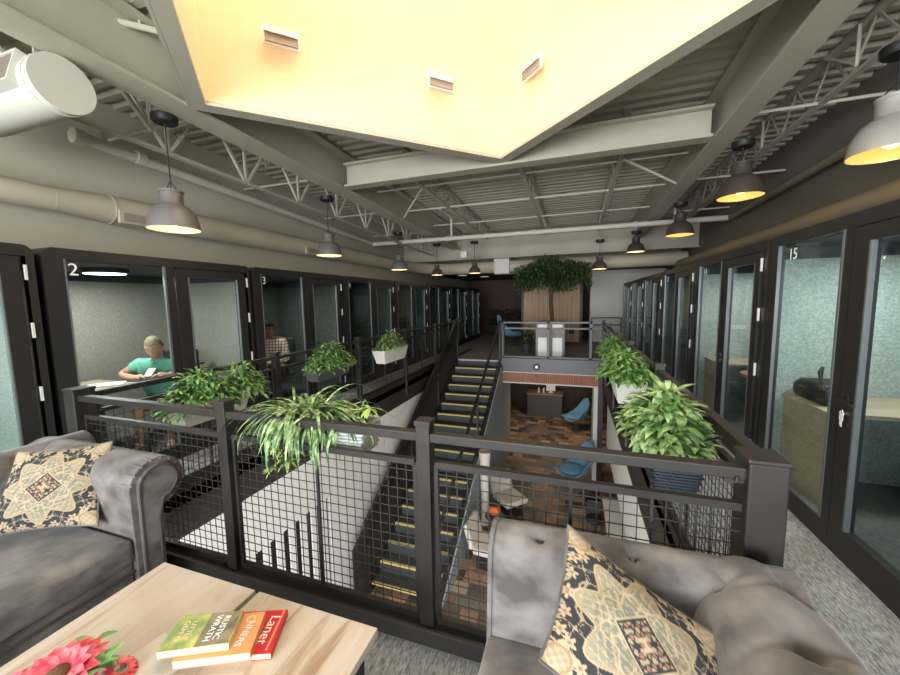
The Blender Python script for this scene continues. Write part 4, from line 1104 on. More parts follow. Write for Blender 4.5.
def planter(label, loc, lx, ly, h, m, foliage, bushargs, hookx, taper=.72):
    t = thing('hanging_planter', label, 'planter', loc, 0, 'planters hung on the railings')
    trough(t, lx, ly, h, m, taper)
    hk = MB()
    for s in (-.3, .3): hk.bar((hookx*.3, s*ly, -.02), (hookx, s*ly, .02), .015, .004); hk.bar((hookx, s*ly, .02), (hookx, s*ly, .10), .004, .015)
    hk.bar((hookx*.3, -.3*ly, -.02), (hookx*.3, .3*ly, -.02), .012, .012); part('hanger', hk, 'rail', t)
    f = MB(); 
    for ba in bushargs: bush(f, *ba)
    part('foliage', f, foliage, t, smooth=True, auto=None)
    s_ = MB(); stems(s_, bushargs[0][0], bushargs[0][1], bushargs[0][2], bushargs[0][3], 24, 5); part('stems', s_, 'stem', t)
    return t
planter('white trough of bright green foliage on the left railing, nearest of three', (-3.19, 2.42, .86), .22, .72, .20, 'planter', 'leaf',
        [((.04, -.12, .02), .25, .36, .26, 760, .10, .030, 1.1, 1, -.9), ((.05, .28, .02), .22, .26, .25, 520, .095, .028, 1.1, 2, -.9)], -.16)
planter('dark trough of green foliage on the left railing, middle of three', (-3.19, 4.15, .86), .22, .80, .18, 'planterdark', 'leaf',
        [((.03, 0, .02), .23, .48, .27, 900, .10, .030, 1.0, 3, -.5)], -.16)
planter('small white tapered trough of fern on the left railing, farthest of three', (-3.19, 5.95, .86), .24, .95, .24, 'planter', 'leafpale',
        [((0, 0, .03), .20, .50, .26, 520, .12, .034, .9, 4)], -.16)
planter('slate blue woven trough of broad leafy fern on the right railing, nearest of three', (.50, 2.28, .97), .26, .56, .28, 'navyweave', 'leafpale',
        [((-.02, .0, .0), .19, .43, .22, 850, .115, .034, 1.0, 6)], .2, .66)
planter('white trough of green fern on the right railing, middle of three', (.47, 3.75, .98), .26, .62, .22, 'planter', 'leaf',
        [((-.02, .0, .02), .20, .50, .20, 850, .11, .032, 1.0, 7)], .2)
planter('trough of yellow green foliage on the right railing, farthest of three', (.47, 5.15, .98), .26, .62, .22, 'planterdark', 'leaf',
        [((-.0, .0, .02), .18, .40, .22, 650, .10, .030, 1.0, 8)], .2)
# woven relief on the blue trough
def weave_relief(t, lx, ly, h, taper, m, rows, cols_, r=.006):
    a, b = lx/2, ly/2; m_ = MB()
    for i in range(rows):
        w = (i + .5)/rows; sx = a*(1 + (taper-1)*w) + .003; sy = b*(1 + ((.5*taper+.45)-1)*w) + .003; z = -h*w
        pts = []
        n = cols_
        per = [(-sx, -sy), (sx, -sy), (sx, sy), (-sx, sy), (-sx, -sy)]
        for k in range(4):
            for j in range(n):
                q = j/n; x = per[k][0]*(1-q) + per[k+1][0]*q; y = per[k][1]*(1-q) + per[k+1][1]*q
                o_ = .004*(1 if (j + i) % 2 else -1); L = math.hypot(x, y) or 1
                pts.append((x + (o_ if abs(abs(x)-sx) < 1e-6 else 0)*(1 if x > 0 else -1), y + (o_ if abs(abs(y)-sy) < 1e-6 else 0)*(1 if y > 0 else -1), z))
        pts.append(pts[0]); m_.tube(pts, r, 5, caps=False)
    return part('weave', m_, m, t, smooth=True, auto=None)
for o in bpy.data.objects:
    if o.get('label', '').startswith('slate blue woven'): weave_relief(o, .26, .56, .28, .66, 'navyweave', 16, 14, .008)

# spider plant in a galvanised basket on the near railing
sp = thing('spider_plant_basket', 'galvanised woven basket of trailing spider plant hung on the near railing', 'planter', (-1.37, 1.73, 1.03), 0)
trough(sp, .60, .18, .165, 'galv', .93); weave_relief(sp, .60, .18, .165, .93, 'galv', 9, 16, .0085)
part('basket_rim', MB().tube([(-.3, -.09, 0), (.3, -.09, 0), (.3, .09, 0), (-.3, .09, 0), (-.3, -.09, 0)], .011, 8), 'galv', sp, smooth=True)
part('hanger', MB().bar((-.2, -.09, 0), (-.2, -.20, .056), .015, .004).bar((.2, -.09, 0), (.2, -.20, .056), .015, .004).bar((-.2, -.095, 0), (.2, -.095, 0), .01, .01), 'rail', sp)
f = MB(); rnd = random.Random(11)
for k in range(520):
    bx = rnd.choice((-.20, -.17, -.13, -.08, -.02, .06)) + rnd.gauss(0, .045); by = rnd.gauss(0, .03)
    a = rnd.uniform(0, 2*PI); 
    d = Vector((math.cos(a)*1.0 - (.12 if bx < 0 else 0), math.sin(a)*.75 - .1, rnd.uniform(.5, 2.0)))
    L = rnd.uniform(.22, .46) * (1.12 if bx < -.05 else .8)
    f.leaf((bx, by, -.01), d, (0, 0, 1), L, rnd.uniform(.012, .022), rnd.uniform(1.8, 3.0), 9, .35)
part('strap_leaves', f, 'leafspider', sp, smooth=True, auto=None)
f = MB()
for k in range(60):
    x = -.24 + rnd.gauss(0, .06); y = -.10 + rnd.gauss(0, .04); z = -.02 - abs(rnd.gauss(0, .11))
    a = rnd.uniform(0, 2*PI); f.leaf((x, y, z), (math.cos(a), math.sin(a), rnd.uniform(-.6, .5)), (0, 0, 1), rnd.uniform(.05, .09), .022, .8)
part('trailing_foliage', f, 'leaflime', sp, smooth=True, auto=None)
for (x, z) in ((-.30, -.30), (-.20, -.25), (.30, .08)):
    f = MB()
    for k in range(10):
        a = rnd.uniform(0, 2*PI); f.leaf((x, -.10 if x < 0 else 0, z), (math.cos(a), math.sin(a), rnd.uniform(-.4, .6)), (0, 0, 1), .08, .018, .8)
    part('plantlet', f, 'leaflime', sp, smooth=True, auto=None)
for pts in ([(-.2, -.05, .0), (-.24, -.13, .06), (-.27, -.12, -.1), (-.30, -.10, -.3)], [(-.18, -.05, .0), (-.2, -.13, .05), (-.2, -.11, -.24)], [(.2, 0, 0), (.27, 0, .13), (.30, 0, .08)]):
    part('runner', MB().tube(pts, .003, 5), 'stem', sp)

# ------------------------------------------------------------------ landing furniture and tree
tr_ = thing('potted_tree', 'tall flat crowned tree rising behind the recycling cabinet', 'tree', (-.66, 11.15, 0))
part('pot', MB().lathe([(.001, 0), (.25, 0), (.30, .5), (.27, .5), (.001, .44)], n=20), 'planterdark', tr_, smooth=True, auto=40)
part('trunk', MB().tube([(0, 0, .4), (.03, 0, 1.0), (-.02, 0, 1.6), (.0, 0, 2.1), (.03, 0, 2.45)], [.075, .065, .06, .055, .045], 10), 'bark', tr_, smooth=True)
br_ = MB(); rnd = random.Random(3)
for k in range(16):
    a = 2*PI*k/16 + rnd.uniform(-.2, .2); L = rnd.uniform(.4, .6 + .4*abs(math.cos(a))); z0 = rnd.uniform(1.8, 2.3)
    br_.tube([(0, 0, z0), (math.cos(a)*L*.4, math.sin(a)*L*.4, z0 + .28), (math.cos(a)*L, math.sin(a)*L, z0 + rnd.uniform(.2, .45))], [.03, .018, .006], 6)
part('branches', br_, 'bark', tr_, smooth=True)
f = MB()
for k in range(5200):
    a = rnd.uniform(0, 2*PI); rr = rnd.uniform(0, 1)**.5
    x, y = math.cos(a)*1.12*rr, math.sin(a)*.62*rr
    zt = 2.62 + .33*(1-rr**2) + .06*math.sin(5*x + 2)*math.cos(4*y); zb = 1.98 - .10*math.sin(6*x) + .10*rr
    z = zb + (zt - zb)*rnd.uniform(0, 1)
    if rnd.random() < .12: z -= rnd.uniform(0, .3)*rr
    f.leaf((x, y, z), (rnd.uniform(-1, 1), rnd.uniform(-1, 1), rnd.uniform(-.8, .4)), (0, 0, 1), rnd.uniform(.07, .12), rnd.uniform(.035, .055), .5, 2)
part('crown', f, 'leafdark', tr_, smooth=True, auto=None)

rb = thing('recycling_cabinet', 'grey two door recycling cabinet with white panels behind the landing railing', 'cabinet', (-.665, 10.75, 0))
part('body', MB().box(-.40, .40, -.05, .35, 0, 1.06), 'midgrey', rb, bev=.006)
for s in (-1, 1):
    d_ = part('door', MB().box(s*.20 - .18, s*.20 + .18, -.065, -.05, .04, .72), 'midgrey', rb)
    part('white_panel', MB().box(s*.20 - .13, s*.20 + .13, -.07, -.065, .06, .60), 'signwhite', d_)
    part('slot_panel', MB().box(s*.20 - .14, s*.20 + .14, -.062, -.05, .88, .98), 'signwhite', rb)
    part('wood_strip', MB().box(s*.20 - .17, s*.20 + .17, -.06, -.05, .74, .80), 'counterwood', rb)
sp2 = thing('leafy_plant', 'small leafy plant standing left of the recycling cabinet', 'plant', (-1.45, 11.7, 0))
part('pot', MB().lathe([(.001, 0), (.12, 0), (.15, .3), (.12, .3), (.001, .26)], n=16), 'planterdark', sp2, smooth=True, auto=40)
f = MB(); bush(f, (0, 0, .4), .22, .2, .45, 160, .2, .05, .9, 9); part('foliage', f, 'leafdark', sp2, smooth=True, auto=None)

kb = thing('wood_kiosk', 'pale plank clad kiosk wall framed in black behind the tree', 'kiosk', (-.83, 14.0, 0))
part('plank_face', MB().box(-1.02, .98, 0, .06, .12, 2.35), 'plywood', kb)
part('frame', MB().box(-1.10, -1.02, -.02, .9, 0, 2.45).box(.98, 1.08, -.02, .9, 0, 2.45).box(-1.02, .98, -.02, .9, 2.35, 2.45).box(-1.02, .98, .0, .9, 0, .10), 'black', kb)
part('body', MB().box(-1.02, .98, .06, .9, .10, 2.35), 'darkgrey', kb)
part('round_sign', MB().box(.62, .80, -.02, 0, .42, .62), 'black', kb)
part('sign_dot', MB().lathe([(.001, 0), (.025, 0), (.025, .006)], n=12).xf(Matrix.Translation((.71, -.02, .52)) @ Matrix.Rotation(PI/2, 4, 'X')), 'hinge', kb)
fr_ = thing('guard_railing', 'distant dark railing in front of the far white wall', 'railing', (1.1, 14.4, 0))
for z in (.98, .72): part('rail_bar', MB().box(-.55, .5, -.02, .02, z - .02, z + .02), 'rail', fr_)
for x in (-.52, .47): part('post', MB().box(x - .02, x + .02, -.02, .02, 0, .98), 'rail', fr_)
hd = thing('hedge_planter', 'low dark green hedge planter at the far end of the corridor', 'hedge', (-3.3, 19.1, 0))
part('box', MB().box(-1.0, 1.0, -.3, .3, 0, .4), 'black', hd)
f = MB(); rnd = random.Random(5)
for k in range(900): f.leaf((rnd.uniform(-1, 1), rnd.uniform(-.3, .3), rnd.uniform(.4, 1.2)), (rnd.uniform(-1, 1), rnd.uniform(-1, .2), rnd.uniform(-.5, 1)), (0, 0, 1), .12, .05, .5, 2)
part('foliage', f, 'hedge', hd, smooth=True, auto=None)

# ------------------------------------------------------------------ egg chairs
def egg_chair(loc, rz, label):
    t = thing('egg_chair', label, 'armchair', loc, rz, 'blue shell lounge chairs'); t.scale = (1.2, 1.2, 1.12)
    # shell: grid over the back and seat
    m_ = MB(); nu, nv = 18, 22; vs = []
    path = [(-.36, .42), (-.20, .38), (.0, .36), (.18, .38), (.27, .50), (.31, .68), (.34, .88), (.35, 1.02)]
    at_ = rolled(path, 1)
    for lay in (0, 1):
        for j in range(nv+1):
            v = j/nv; (d, z), n = at_(v)
            w = .30 + .06*math.sin(PI*min(1, v*1.6)) - (.20*max(0, (v-.80)/.2)**2) - (.12*max(0, (.12-v)/.12)**2)
            wing = .22*math.exp(-((v-.55)/.22)**2) + .05
            for i in range(nu+1):
                u = 2*i/nu - 1
                x = w*u; y = d - wing*abs(u)**2.4*1.0; zz = z + (.12*math.exp(-((v-.38)/.16)**2))*abs(u)**3
                off = .035*lay
                vs.append((x, y + n.x*(-off), zz - (off if v < .5 else 0)*.8 ) if lay else (x, y, zz))
    N = (nu+1)*(nv+1)
    fs = []
    for j in range(nv):
        for i in range(nu):
            a = j*(nu+1)+i; fs.append((a, a+1, a+nu+2, a+nu+1)); fs.append((N+a, N+a+nu+1, N+a+nu+2, N+a+1))
    bd = [i for i in range(nu+1)] + [j*(nu+1)+nu for j in range(1, nv+1)] + [nv*(nu+1)+i for i in range(nu-1, -1, -1)] + [j*(nu+1) for j in range(nv-1, 0, -1)]
    for k in range(len(bd)): fs.append((bd[k], bd[(k+1) % len(bd)], bd[(k+1) % len(bd)]+N, bd[k]+N))
    m_.add(vs, fs); part('shell', m_, 'blue', t, smooth=True, auto=70)
    part('seat_pad', MB().sphere((0, -.08, .43), .27, 18, 10, (1, 1, .22)), 'blue', t, smooth=True)
    part('pedestal', MB().tube([(0, 0, .04), (0, 0, .36)], .022, 10), 'chrome', t, smooth=True)
    b_ = MB()
    for k in range(4): a = PI/4 + k*PI/2; b_.tube([(0, 0, .07), (math.cos(a)*.3, math.sin(a)*.3, .02)], [.02, .012], 8)
    part('star_base', b_, 'chrome', t, smooth=True)
    return t
ec = egg_chair((.10, 14.2, ZL), -1.25, 'blue shell lounge chair farther back on the lower floor beside the reception desk')
dup(ec, (.08, 9.7, ZL), -1.1, 'blue shell lounge chair on the lower floor just below the near rail')
dup(ec, (-2.25, 13.3, 0), 1.9, 'blue shell lounge chair on the upper landing left of the plank kiosk')

# reception desk
rd = thing('reception_desk', 'grey fronted reception desk with wooden top far back on the lower floor', 'desk', (-1.15, 15.3, ZL))
part('front', MB().box(-.70, .70, 0, .04, 0, .94), 'darkgrey', rd); part('side', MB().box(-.70, -.66, .04, .7, 0, .94).box(.66, .70, .04, .7, 0, .94), 'darkgrey', rd)
part('desk_top', MB().box(-.74, .74, -.04, .75, .94, .98), 'counterwood', rd)
o = part('monitor', MB().box(.05, .42, .3, .33, 1.05, 1.30).box(.2, .27, .3, .4, .985, 1.05).box(.12, .35, .26, .46, .98, .99).xf(Matrix.Translation((-1.15, 15.3, ZL))), 'signwhite'); tag(o, 'white screen on the reception desk', 'monitor')
for i, x in enumerate((-.25, -.05)):
    o = part('figurine', MB().lathe([(.04, 0), (.05, .02), (.03, .12), (.045, .18), (.001, .22)], (-1.15 + x, 15.5, ZL + .98), 12), 'signwhite', smooth=True); tag(o, ['small white ornament on the left part of the reception desk', 'small white ornament beside the screen on the reception desk'][i], 'ornament')

# cream lounge chairs below the near railing
def lounge(loc, rz, label):
    t = thing('lounge_chair', label, 'armchair', loc, rz, 'cream lounge chairs')
    part('seat', MB().box(-.30, .30, -.32, .28, .30, .42), 'cream', t, smooth=True, bev=.04, seg=3)
    b_ = MB().box(-.30, .30, -.05, .05, 0, .46); b_.xf(Matrix.Translation((0, .30, .38)) @ Matrix.Rotation(math.radians(-14), 4, 'X')); part('backrest', b_, 'cream', t, smooth=True, bev=.04, seg=3)
    part('plinth', MB().box(-.22, .22, -.22, .22, .0, .30), 'black', t)
    return t
lc_ = lounge((-1.36, 8.0, ZL), .8, 'cream lounge chair on the lower floor behind the orange pumpkin')
dup(lc_, (-1.40, 6.25, ZL), 1.5, 'cream lounge chair on the lower floor in front of the orange pumpkin')
pk = thing('pumpkin_planter', 'orange ribbed pumpkin planter with a green tuft between the cream chairs', 'planter', (-1.50, 7.0, ZL))
part('side_table', MB().lathe([(.001, 0), (.16, 0), (.16, .02), (.03, .03), (.03, .45), (.2, .46), (.2, .49), (.001, .49)], n=20), 'darkgrey', pk, smooth=True, auto=40)
m_ = MB(); prof = []
vs = []; n1, n2 = 32, 12
for j in range(n2+1):
    for i in range(n1):
        a = 2*PI*i/n1; ph = PI*j/n2; r = .13*math.sin(ph)*(1 - .10*abs(math.sin(4*a))); vs.append((r*math.cos(a), r*math.sin(a), .61 - .11*math.cos(ph)))
m_.add(vs, [(j*n1+i, j*n1+(i+1) % n1, (j+1)*n1+(i+1) % n1, (j+1)*n1+i) for j in range(n2) for i in range(n1)]); part('pumpkin', m_, 'orange', pk, smooth=True)
f = MB()
for k in range(26): a = random.uniform(0, 2*PI); f.leaf((0, 0, .70), (math.cos(a), math.sin(a), random.uniform(.6, 2)), (0, 0, 1), .14, .03, .8)
part('leaf_tuft', f, 'leafdark', pk, smooth=True, auto=None)
# tall cream vase with orange blooms by the stair wall
vs_ = thing('tall_vase', 'tall cream vase of orange flowers beside the stair wall', 'vase', (-1.80, 7.42, ZL))
part('vase', MB().lathe([(.001, 0), (.10, 0), (.08, .5), (.11, 1.3), (.13, 1.65), (.11, 1.65), (.09, 1.3), (.001, 1.2)], n=18), 'cream', vs_, smooth=True, auto=50)
f = MB(); rnd = random.Random(8)
for k in range(90): a = rnd.uniform(0, 2*PI); r = rnd.uniform(0, .14); f.leaf((r*math.cos(a), r*math.sin(a), 1.7 + rnd.uniform(0, .22)), (math.cos(a), math.sin(a), rnd.uniform(0, 1.5)), (0, 0, 1), .08, .05, .6)
part('orange_blooms', f, 'orange', vs_, smooth=True, auto=None)
# white counter with dark stools, seen past the right fascia
tc_ = thing('white_counter', 'white counter on the lower floor below the right aisle', 'counter', (1.0, 7.0, ZL))
part('counter_top', MB().box(-.42, .30, -2.6, .6, .86, .90), 'signwhite', tc_); part('counter_base', MB().box(-.36, .25, -2.5, .55, 0, .86), 'plywood', tc_)
def stool(loc, label):
    t = thing('bar_stool', label, 'stool', loc, 0, 'black stools at the white counter')
    part('seat', MB().lathe([(.001, .62), (.16, .62), (.17, .65), (.15, .68), (.001, .68)], n=16), 'black', t, smooth=True)
    for k in range(4): a = PI/4 + k*PI/2; part('leg', MB().tube([(.1*math.cos(a), .1*math.sin(a), .62), (.18*math.cos(a), .18*math.sin(a), 0)], .012, 6), 'chrome', t)
    part('back', MB().box(-.14, .14, .12, .15, .70, .95), 'black', t, bev=.02)
    return t
s0 = stool((.42, 7.9, ZL), 'black stool at the white counter, nearer the blue chair'); dup(s0, (.42, 7.2, ZL), None, 'black stool at the white counter, nearer the sofa')

# ------------------------------------------------------------------ people
def evaluate(o):
    dg = bpy.context.evaluated_depsgraph_get(); dg.update(); return bpy.data.meshes.new_from_object(o.evaluated_get(dg))
def skin_mesh(pts, edges, radii, root=0, sub=2):
    me = bpy.data.meshes.new('sk'); me.from_pydata(pts, edges, []); o = bpy.data.objects.new('sk', me); COL.objects.link(o)
    md = o.modifiers.new('skin', 'SKIN'); md.use_smooth_shade = True
    for i, r in enumerate(radii):
        d = me.skin_vertices[0].data[i]; d.radius = r if isinstance(r, tuple) else (r, r); d.use_root = (i == root)
    s_ = o.modifiers.new('sub', 'SUBSURF'); s_.levels = sub; s_.render_levels = sub
    r = evaluate(o); bpy.data.objects.remove(o); bpy.data.meshes.remove(me); return r
def merge(name, meshes, m):
    mb = MB()
    for me in meshes:
        mb.add([tuple(v.co) for v in me.vertices], [tuple(p.vertices) for p in me.polygons])
    return mb
def person(label, loc, rz, skin, hair, shirtm, pantm, pose, hairstyle='short', head_turn=0, head_nod=.5):
    """seated figure, +Y of local space is behind, faces local -Y, origin on the floor below the hips"""
    t = thing('person', label, 'person', loc, rz)
    hip = Vector((0, 0, .52)); J = {}
    lean = pose.get('lean', .12)
    J['hip'] = hip; J['belly'] = Vector((0, -.02, .66)); J['chest'] = Vector((0, -lean*.6, .86)); J['neck'] = Vector((0, -lean, 1.03)); J['head0'] = Vector((0, -lean - .03, 1.07))
    for s, k in ((-1, 'r'), (1, 'l')):
        J['sh'+k] = Vector((s*.19, -lean*.85, .98)); J['el'+k] = Vector(pose['el'+k]); J['wr'+k] = Vector(pose['wr'+k]); J['hd'+k] = Vector(pose['hd'+k])
        J['th'+k] = Vector((s*.10, -.03, .50)); J['kn'+k] = Vector((s*.15, -.46, .53)); J['an'+k] = Vector((s*.15, -.46 + pose.get('foot', 0), .10)); J['to'+k] = Vector((s*.16, -.60 + pose.get('foot', 0), .04))
    names = ['hip', 'belly', 'chest', 'neck', 'head0'] + [a + k for k in 'rl' for a in ('sh', 'el', 'wr', 'hd', 'th', 'kn', 'an', 'to')]
    idx = {n_: i for i, n_ in enumerate(names)}
    E = [('hip', 'belly'), ('belly', 'chest'), ('chest', 'neck'), ('neck', 'head0')]
    for k in 'rl': E += [('chest', 'sh'+k), ('sh'+k, 'el'+k), ('el'+k, 'wr'+k), ('wr'+k, 'hd'+k), ('hip', 'th'+k), ('th'+k, 'kn'+k), ('kn'+k, 'an'+k), ('an'+k, 'to'+k)]
    R = {'hip': (.15, .12), 'belly': (.155, .125), 'chest': (.17, .12), 'neck': (.058, .058), 'head0': (.055, .055)}
    for k in 'rl': R.update({'sh'+k: (.065, .065), 'el'+k: (.042, .042), 'wr'+k: (.027, .024), 'hd'+k: (.036, .018), 'th'+k: (.095, .095), 'kn'+k: (.06, .06), 'an'+k: (.038, .038), 'to'+k: (.04, .03)})
    body = skin_mesh([tuple(J[n_]) for n_ in names], [(idx[a], idx[b]) for a, b in E], [R[n_] for n_ in names])
    meshes = [body]
    # head: shaped lathe with face features
    hc = J['head0'] + Vector((0, -.015, .115)); hb = MB(); nu, nv = 24, 18; vs = []
    for j in range(nv+1):
        ph = PI*j/nv; z = -math.cos(ph)*.125
        for i in range(nu):
            a = 2*PI*i/nu; x = math.sin(ph)*.078*math.cos(a); y = math.sin(ph)*.098*math.sin(a)
            if z < -.02:
                jaw = 1 - .38*((-.02 - z)/.105); x *= jaw
                if y > 0: y *= .72
                else: y *= .94
            fr = math.exp(-(x/.016)**2) if y < 0 else 0
            y -= fr*.026*math.exp(-((z + .015)/.022)**2)            # nose
            y -= fr*.006*math.exp(-((z + .062)/.010)**2)             # lips
            y -= (math.exp(-(x/.02)**2) if y < 0 else 0)*.010*math.exp(-((z + .105)/.018)**2)   # chin
            if y < -.04:
                for ex in (-.032, .032): y += .012*math.exp(-((x-ex)/.014)**2 - ((z-.018)/.011)**2)
                y -= .005*math.exp(-((z-.038)/.008)**2)
            vs.append((x, y, z))
    hb.add(vs, [(j*nu+i, j*nu+(i+1) % nu, (j+1)*nu+(i+1) % nu, (j+1)*nu+i) for j in range(nv) for i in range(nu)])
    for s in (-1, 1): hb.sphere((s*.080, .008, -.005), .03, 10, 8, (.35, .6, 1))
    Rm = Matrix.Translation(hc) @ Matrix.Scale(1.08, 4) @ Matrix.Rotation(head_turn, 4, 'Z') @ Matrix.Rotation(head_nod, 4, 'X')
    hb.xf(Rm)
    meshes_mb = MB(); meshes_mb.add([tuple(v.co) for v in body.vertices], [tuple(p.vertices) for p in body.polygons]); meshes_mb.add(hb.v, hb.f)
    # fingers
    for s, k in ((-1, 'r'), (1, 'l')):
        w, h = J['wr'+k], J['hd'+k]; d = (h - w).normalized(); side = d.cross(Vector((0, 0, 1))).normalized(); up = side.cross(d)
        for q, (o_, L) in enumerate(((-.027, .062), (-.009, .072), (.009, .068), (.027, .054))):
            b0 = h + side*o_ - d*.01; p1 = b0 + d*L*.5 - up*.006; p2 = p1 + d*L*.3 - up*.022; p3 = p2 + d*L*.15 - up*.02
            fm = skin_mesh([tuple(b0), tuple(p1), tuple(p2), tuple(p3)], [(0, 1), (1, 2), (2, 3)], [.0095, .009, .008, .007], 0, 1)
            meshes_mb.add([tuple(v.co) for v in fm.vertices], [tuple(p.vertices) for p in fm.polygons])
        b0 = w + d*.03 - side*s*.02; p1 = b0 + d*.03 - side*s*.03 - up*.008; p2 = p1 + d*.03 - side*s*.006 - up*.01
        fm = skin_mesh([tuple(b0), tuple(p1), tuple(p2)], [(0, 1), (1, 2)], [.012, .010, .008], 0, 1)
        meshes_mb.add([tuple(v.co) for v in fm.vertices], [tuple(p.vertices) for p in fm.polygons])
    bd = part('body', meshes_mb, skin, t, smooth=True, auto=None)
    # eyes and brows
    ey = MB()
    for ex in (-.030, .030): ey.sphere((ex, -.079, .016), .011, 10, 6, (1, .5, .55))
    ey.xf(Rm); part('eyes', ey, 'signwhite', bd, smooth=True)
    ir = MB()
    for ex in (-.030, .030): ir.sphere((ex, -.0845, .015), .005, 8, 6, (1, .4, 1)); ir.bar((ex - .016, -.090, .034), (ex + .016, -.090, .036), .004, .006)
    ir.xf(Rm); part('pupils_and_brows', ir, hair, bd, smooth=True)
    mo = MB().sphere((0, -.094, -.062), .02, 10, 6, (1, .22, .25)); mo.xf(Rm); part('lips', mo, 'lips', bd, smooth=True)
    # hair cap
    hm = MB(); vs = []; fs = []; nu2, nv2 = 24, 10
    for lay, ex_ in ((0, 1.10), (1, 1.0)):
        for j in range(nv2+1):
            for i in range(nu2):
                a = 2*PI*i/nu2; front = math.sin(a) < -.25; lim = .30 if front else .60
                ph = PI*(1 - lim*j/nv2); rnd_ = 1 + (.02*math.sin(7*a + 3*j) if lay == 0 else 0)
                vs.append((math.sin(ph)*.078*ex_*rnd_*math.cos(a), math.sin(ph)*.100*ex_*rnd_*math.sin(a) , -math.cos(ph)*.125*(ex_ if lay == 0 else 1)*1.0))
    N = nu2*(nv2+1)
    for j in range(nv2):
        for i in range(nu2):
            a = j*nu2+i; b = j*nu2+(i+1) % nu2; fs += [(a, b, b+nu2, a+nu2), (N+a, N+a+nu2, N+b+nu2, N+b)]
    for i in range(nu2): a = nv2*nu2+i; b = nv2*nu2+(i+1) % nu2; fs.append((a, b, b+N, a+N))
    hm.add(vs, fs); hm.xf(Rm); part('hair', hm, hair, bd, smooth=True, auto=60)
    # shirt
    sl_t = pose.get('sleeve', .62)
    sn = ['hip', 'belly', 'chest', 'neck0']; P = [J['hip'] + Vector((0, 0, -.02)), J['belly'], J['chest'], J['neck'] + Vector((0, .0, -.025))]
    Rr = [(.20, .175), (.21, .19), (.225, .185), (.085, .085)]; ee = [(0, 1), (1, 2), (2, 3)]
    for k in 'rl':
        i0 = len(P); P.append(J['sh'+k]); Rr.append((.095, .095)); ee.append((2, i0))
        if sl_t < 1: P.append(J['sh'+k].lerp(J['el'+k], sl_t)); Rr.append((.075, .075)); ee.append((i0, i0+1))
        else:
            P.append(J['el'+k]); Rr.append((.058, .058)); ee.append((i0, i0+1)); P.append(J['el'+k].lerp(J['wr'+k], .88)); Rr.append((.042, .042)); ee.append((i0+1, i0+2))
    sm = skin_mesh([tuple(p) for p in P], ee, Rr); me_mb = MB(); me_mb.add([tuple(v.co) for v in sm.vertices], [tuple(p.vertices) for p in sm.polygons])
    part('shirt', me_mb, shirtm, bd, smooth=True, auto=None)
    col_ = MB().tube([J['neck'] + Vector((.062*math.cos(a), .066*math.sin(a) - .004, -.004 - .02*(math.sin(a) < 0)*abs(math.sin(a)))) for a in [2*PI*i/16 for i in range(17)]], .014, 6); part('collar', col_, shirtm, bd, smooth=True)
    P = [J['hip'] + Vector((0, .0, -.02))]; Rr = [(.175, .135)]; ee = []
    long_ = pose.get('long', False)
    for k in 'rl':
        i0 = len(P); P.append(J['th'+k]); Rr.append((.112, .108)); ee.append((0, i0)); P.append(J['th'+k].lerp(J['kn'+k], .78 if not long_ else 1)); Rr.append((.088, .088)); ee.append((i0, i0+1))
        if long_: P.append(J['an'+k] + Vector((0, 0, .03))); Rr.append((.06, .06)); ee.append((i0+1, i0+2))
    sm = skin_mesh([tuple(p) for p in P], ee, Rr); me_mb = MB(); me_mb.add([tuple(v.co) for v in sm.vertices], [tuple(p.vertices) for p in sm.polygons])
    part('trousers' if long_ else 'shorts', me_mb, pantm, bd, smooth=True, auto=None)
    for k in 'rl':
        a = J['an'+k]; b = J['to'+k]; sm = skin_mesh([tuple(a + Vector((0, .03, -.055))), tuple(a + Vector((0, -.05, -.05))), tuple(b + Vector((0, -.03, .0)))], [(0, 1), (1, 2)], [(.05, .045), (.052, .045), (.048, .035)], 0)
        me_mb = MB(); me_mb.add([tuple(v.co) for v in sm.vertices], [tuple(p.vertices) for p in sm.polygons]); part('shoe', me_mb, 'black', bd, smooth=True, auto=None)
    return t
M['lips'] = mat('lips', (.42, .15, .12), .5)
def office_chair(loc, rz, label):
    t = thing('office_chair', label, 'chair', loc, rz)
    part('seat', MB().box(-.23, .23, -.24, .20, .38, .44), 'black', t, smooth=True, bev=.025, seg=3)
    part('backrest', MB().box(-.21, .21, .21, .26, .55, 1.02), 'black', t, smooth=True, bev=.02, seg=3)
    part('back_bracket', MB().box(-.03, .03, .20, .225, .36, .6), 'black', t)
    part('gas_lift', MB().tube([(0, 0, .07), (0, 0, .38)], .022, 8), 'chrome', t)
    b_ = MB()
    for k in range(5): a = 2*PI*k/5; b_.tube([(0, 0, .09), (math.cos(a)*.27, math.sin(a)*.27, .05)], [.02, .013], 6); b_.sphere((math.cos(a)*.27, math.sin(a)*.27, .028), .028, 8, 6)
    part('star_base', b_, 'black', t, smooth=True)
    return t
FZ = .09
p1 = person('grey haired man in a green polo shirt, looking down at his hands', (-4.88, 3.13, FZ - .07), math.radians(40), 'skin', 'hairgrey', 'polo', 'shorts',
       {'elr': (-.36, -.22, .88), 'wrr': (-.15, -.42, .87), 'hdr': (-.07, -.45, .885), 'ell': (.34, -.18, .88), 'wrl': (.14, -.40, .87), 'hdl': (.06, -.45, .89), 'lean': .22, 'sleeve': .62}, head_nod=.42, head_turn=-.05)
office_chair((-4.85, 3.20, FZ), math.radians(30), 'black swivel chair under the man in the green polo shirt')
tag(part('mobile_phone', MB().box(-.035, .035, -.07, .07, 0, .009).xf(Matrix.Translation((-4.60, 2.79, .935)) @ Matrix.Rotation(.6, 4, 'Z') @ Matrix.Rotation(.5, 4, 'X')), 'paper'), 'white phone held by the man in the green polo shirt', 'phone')
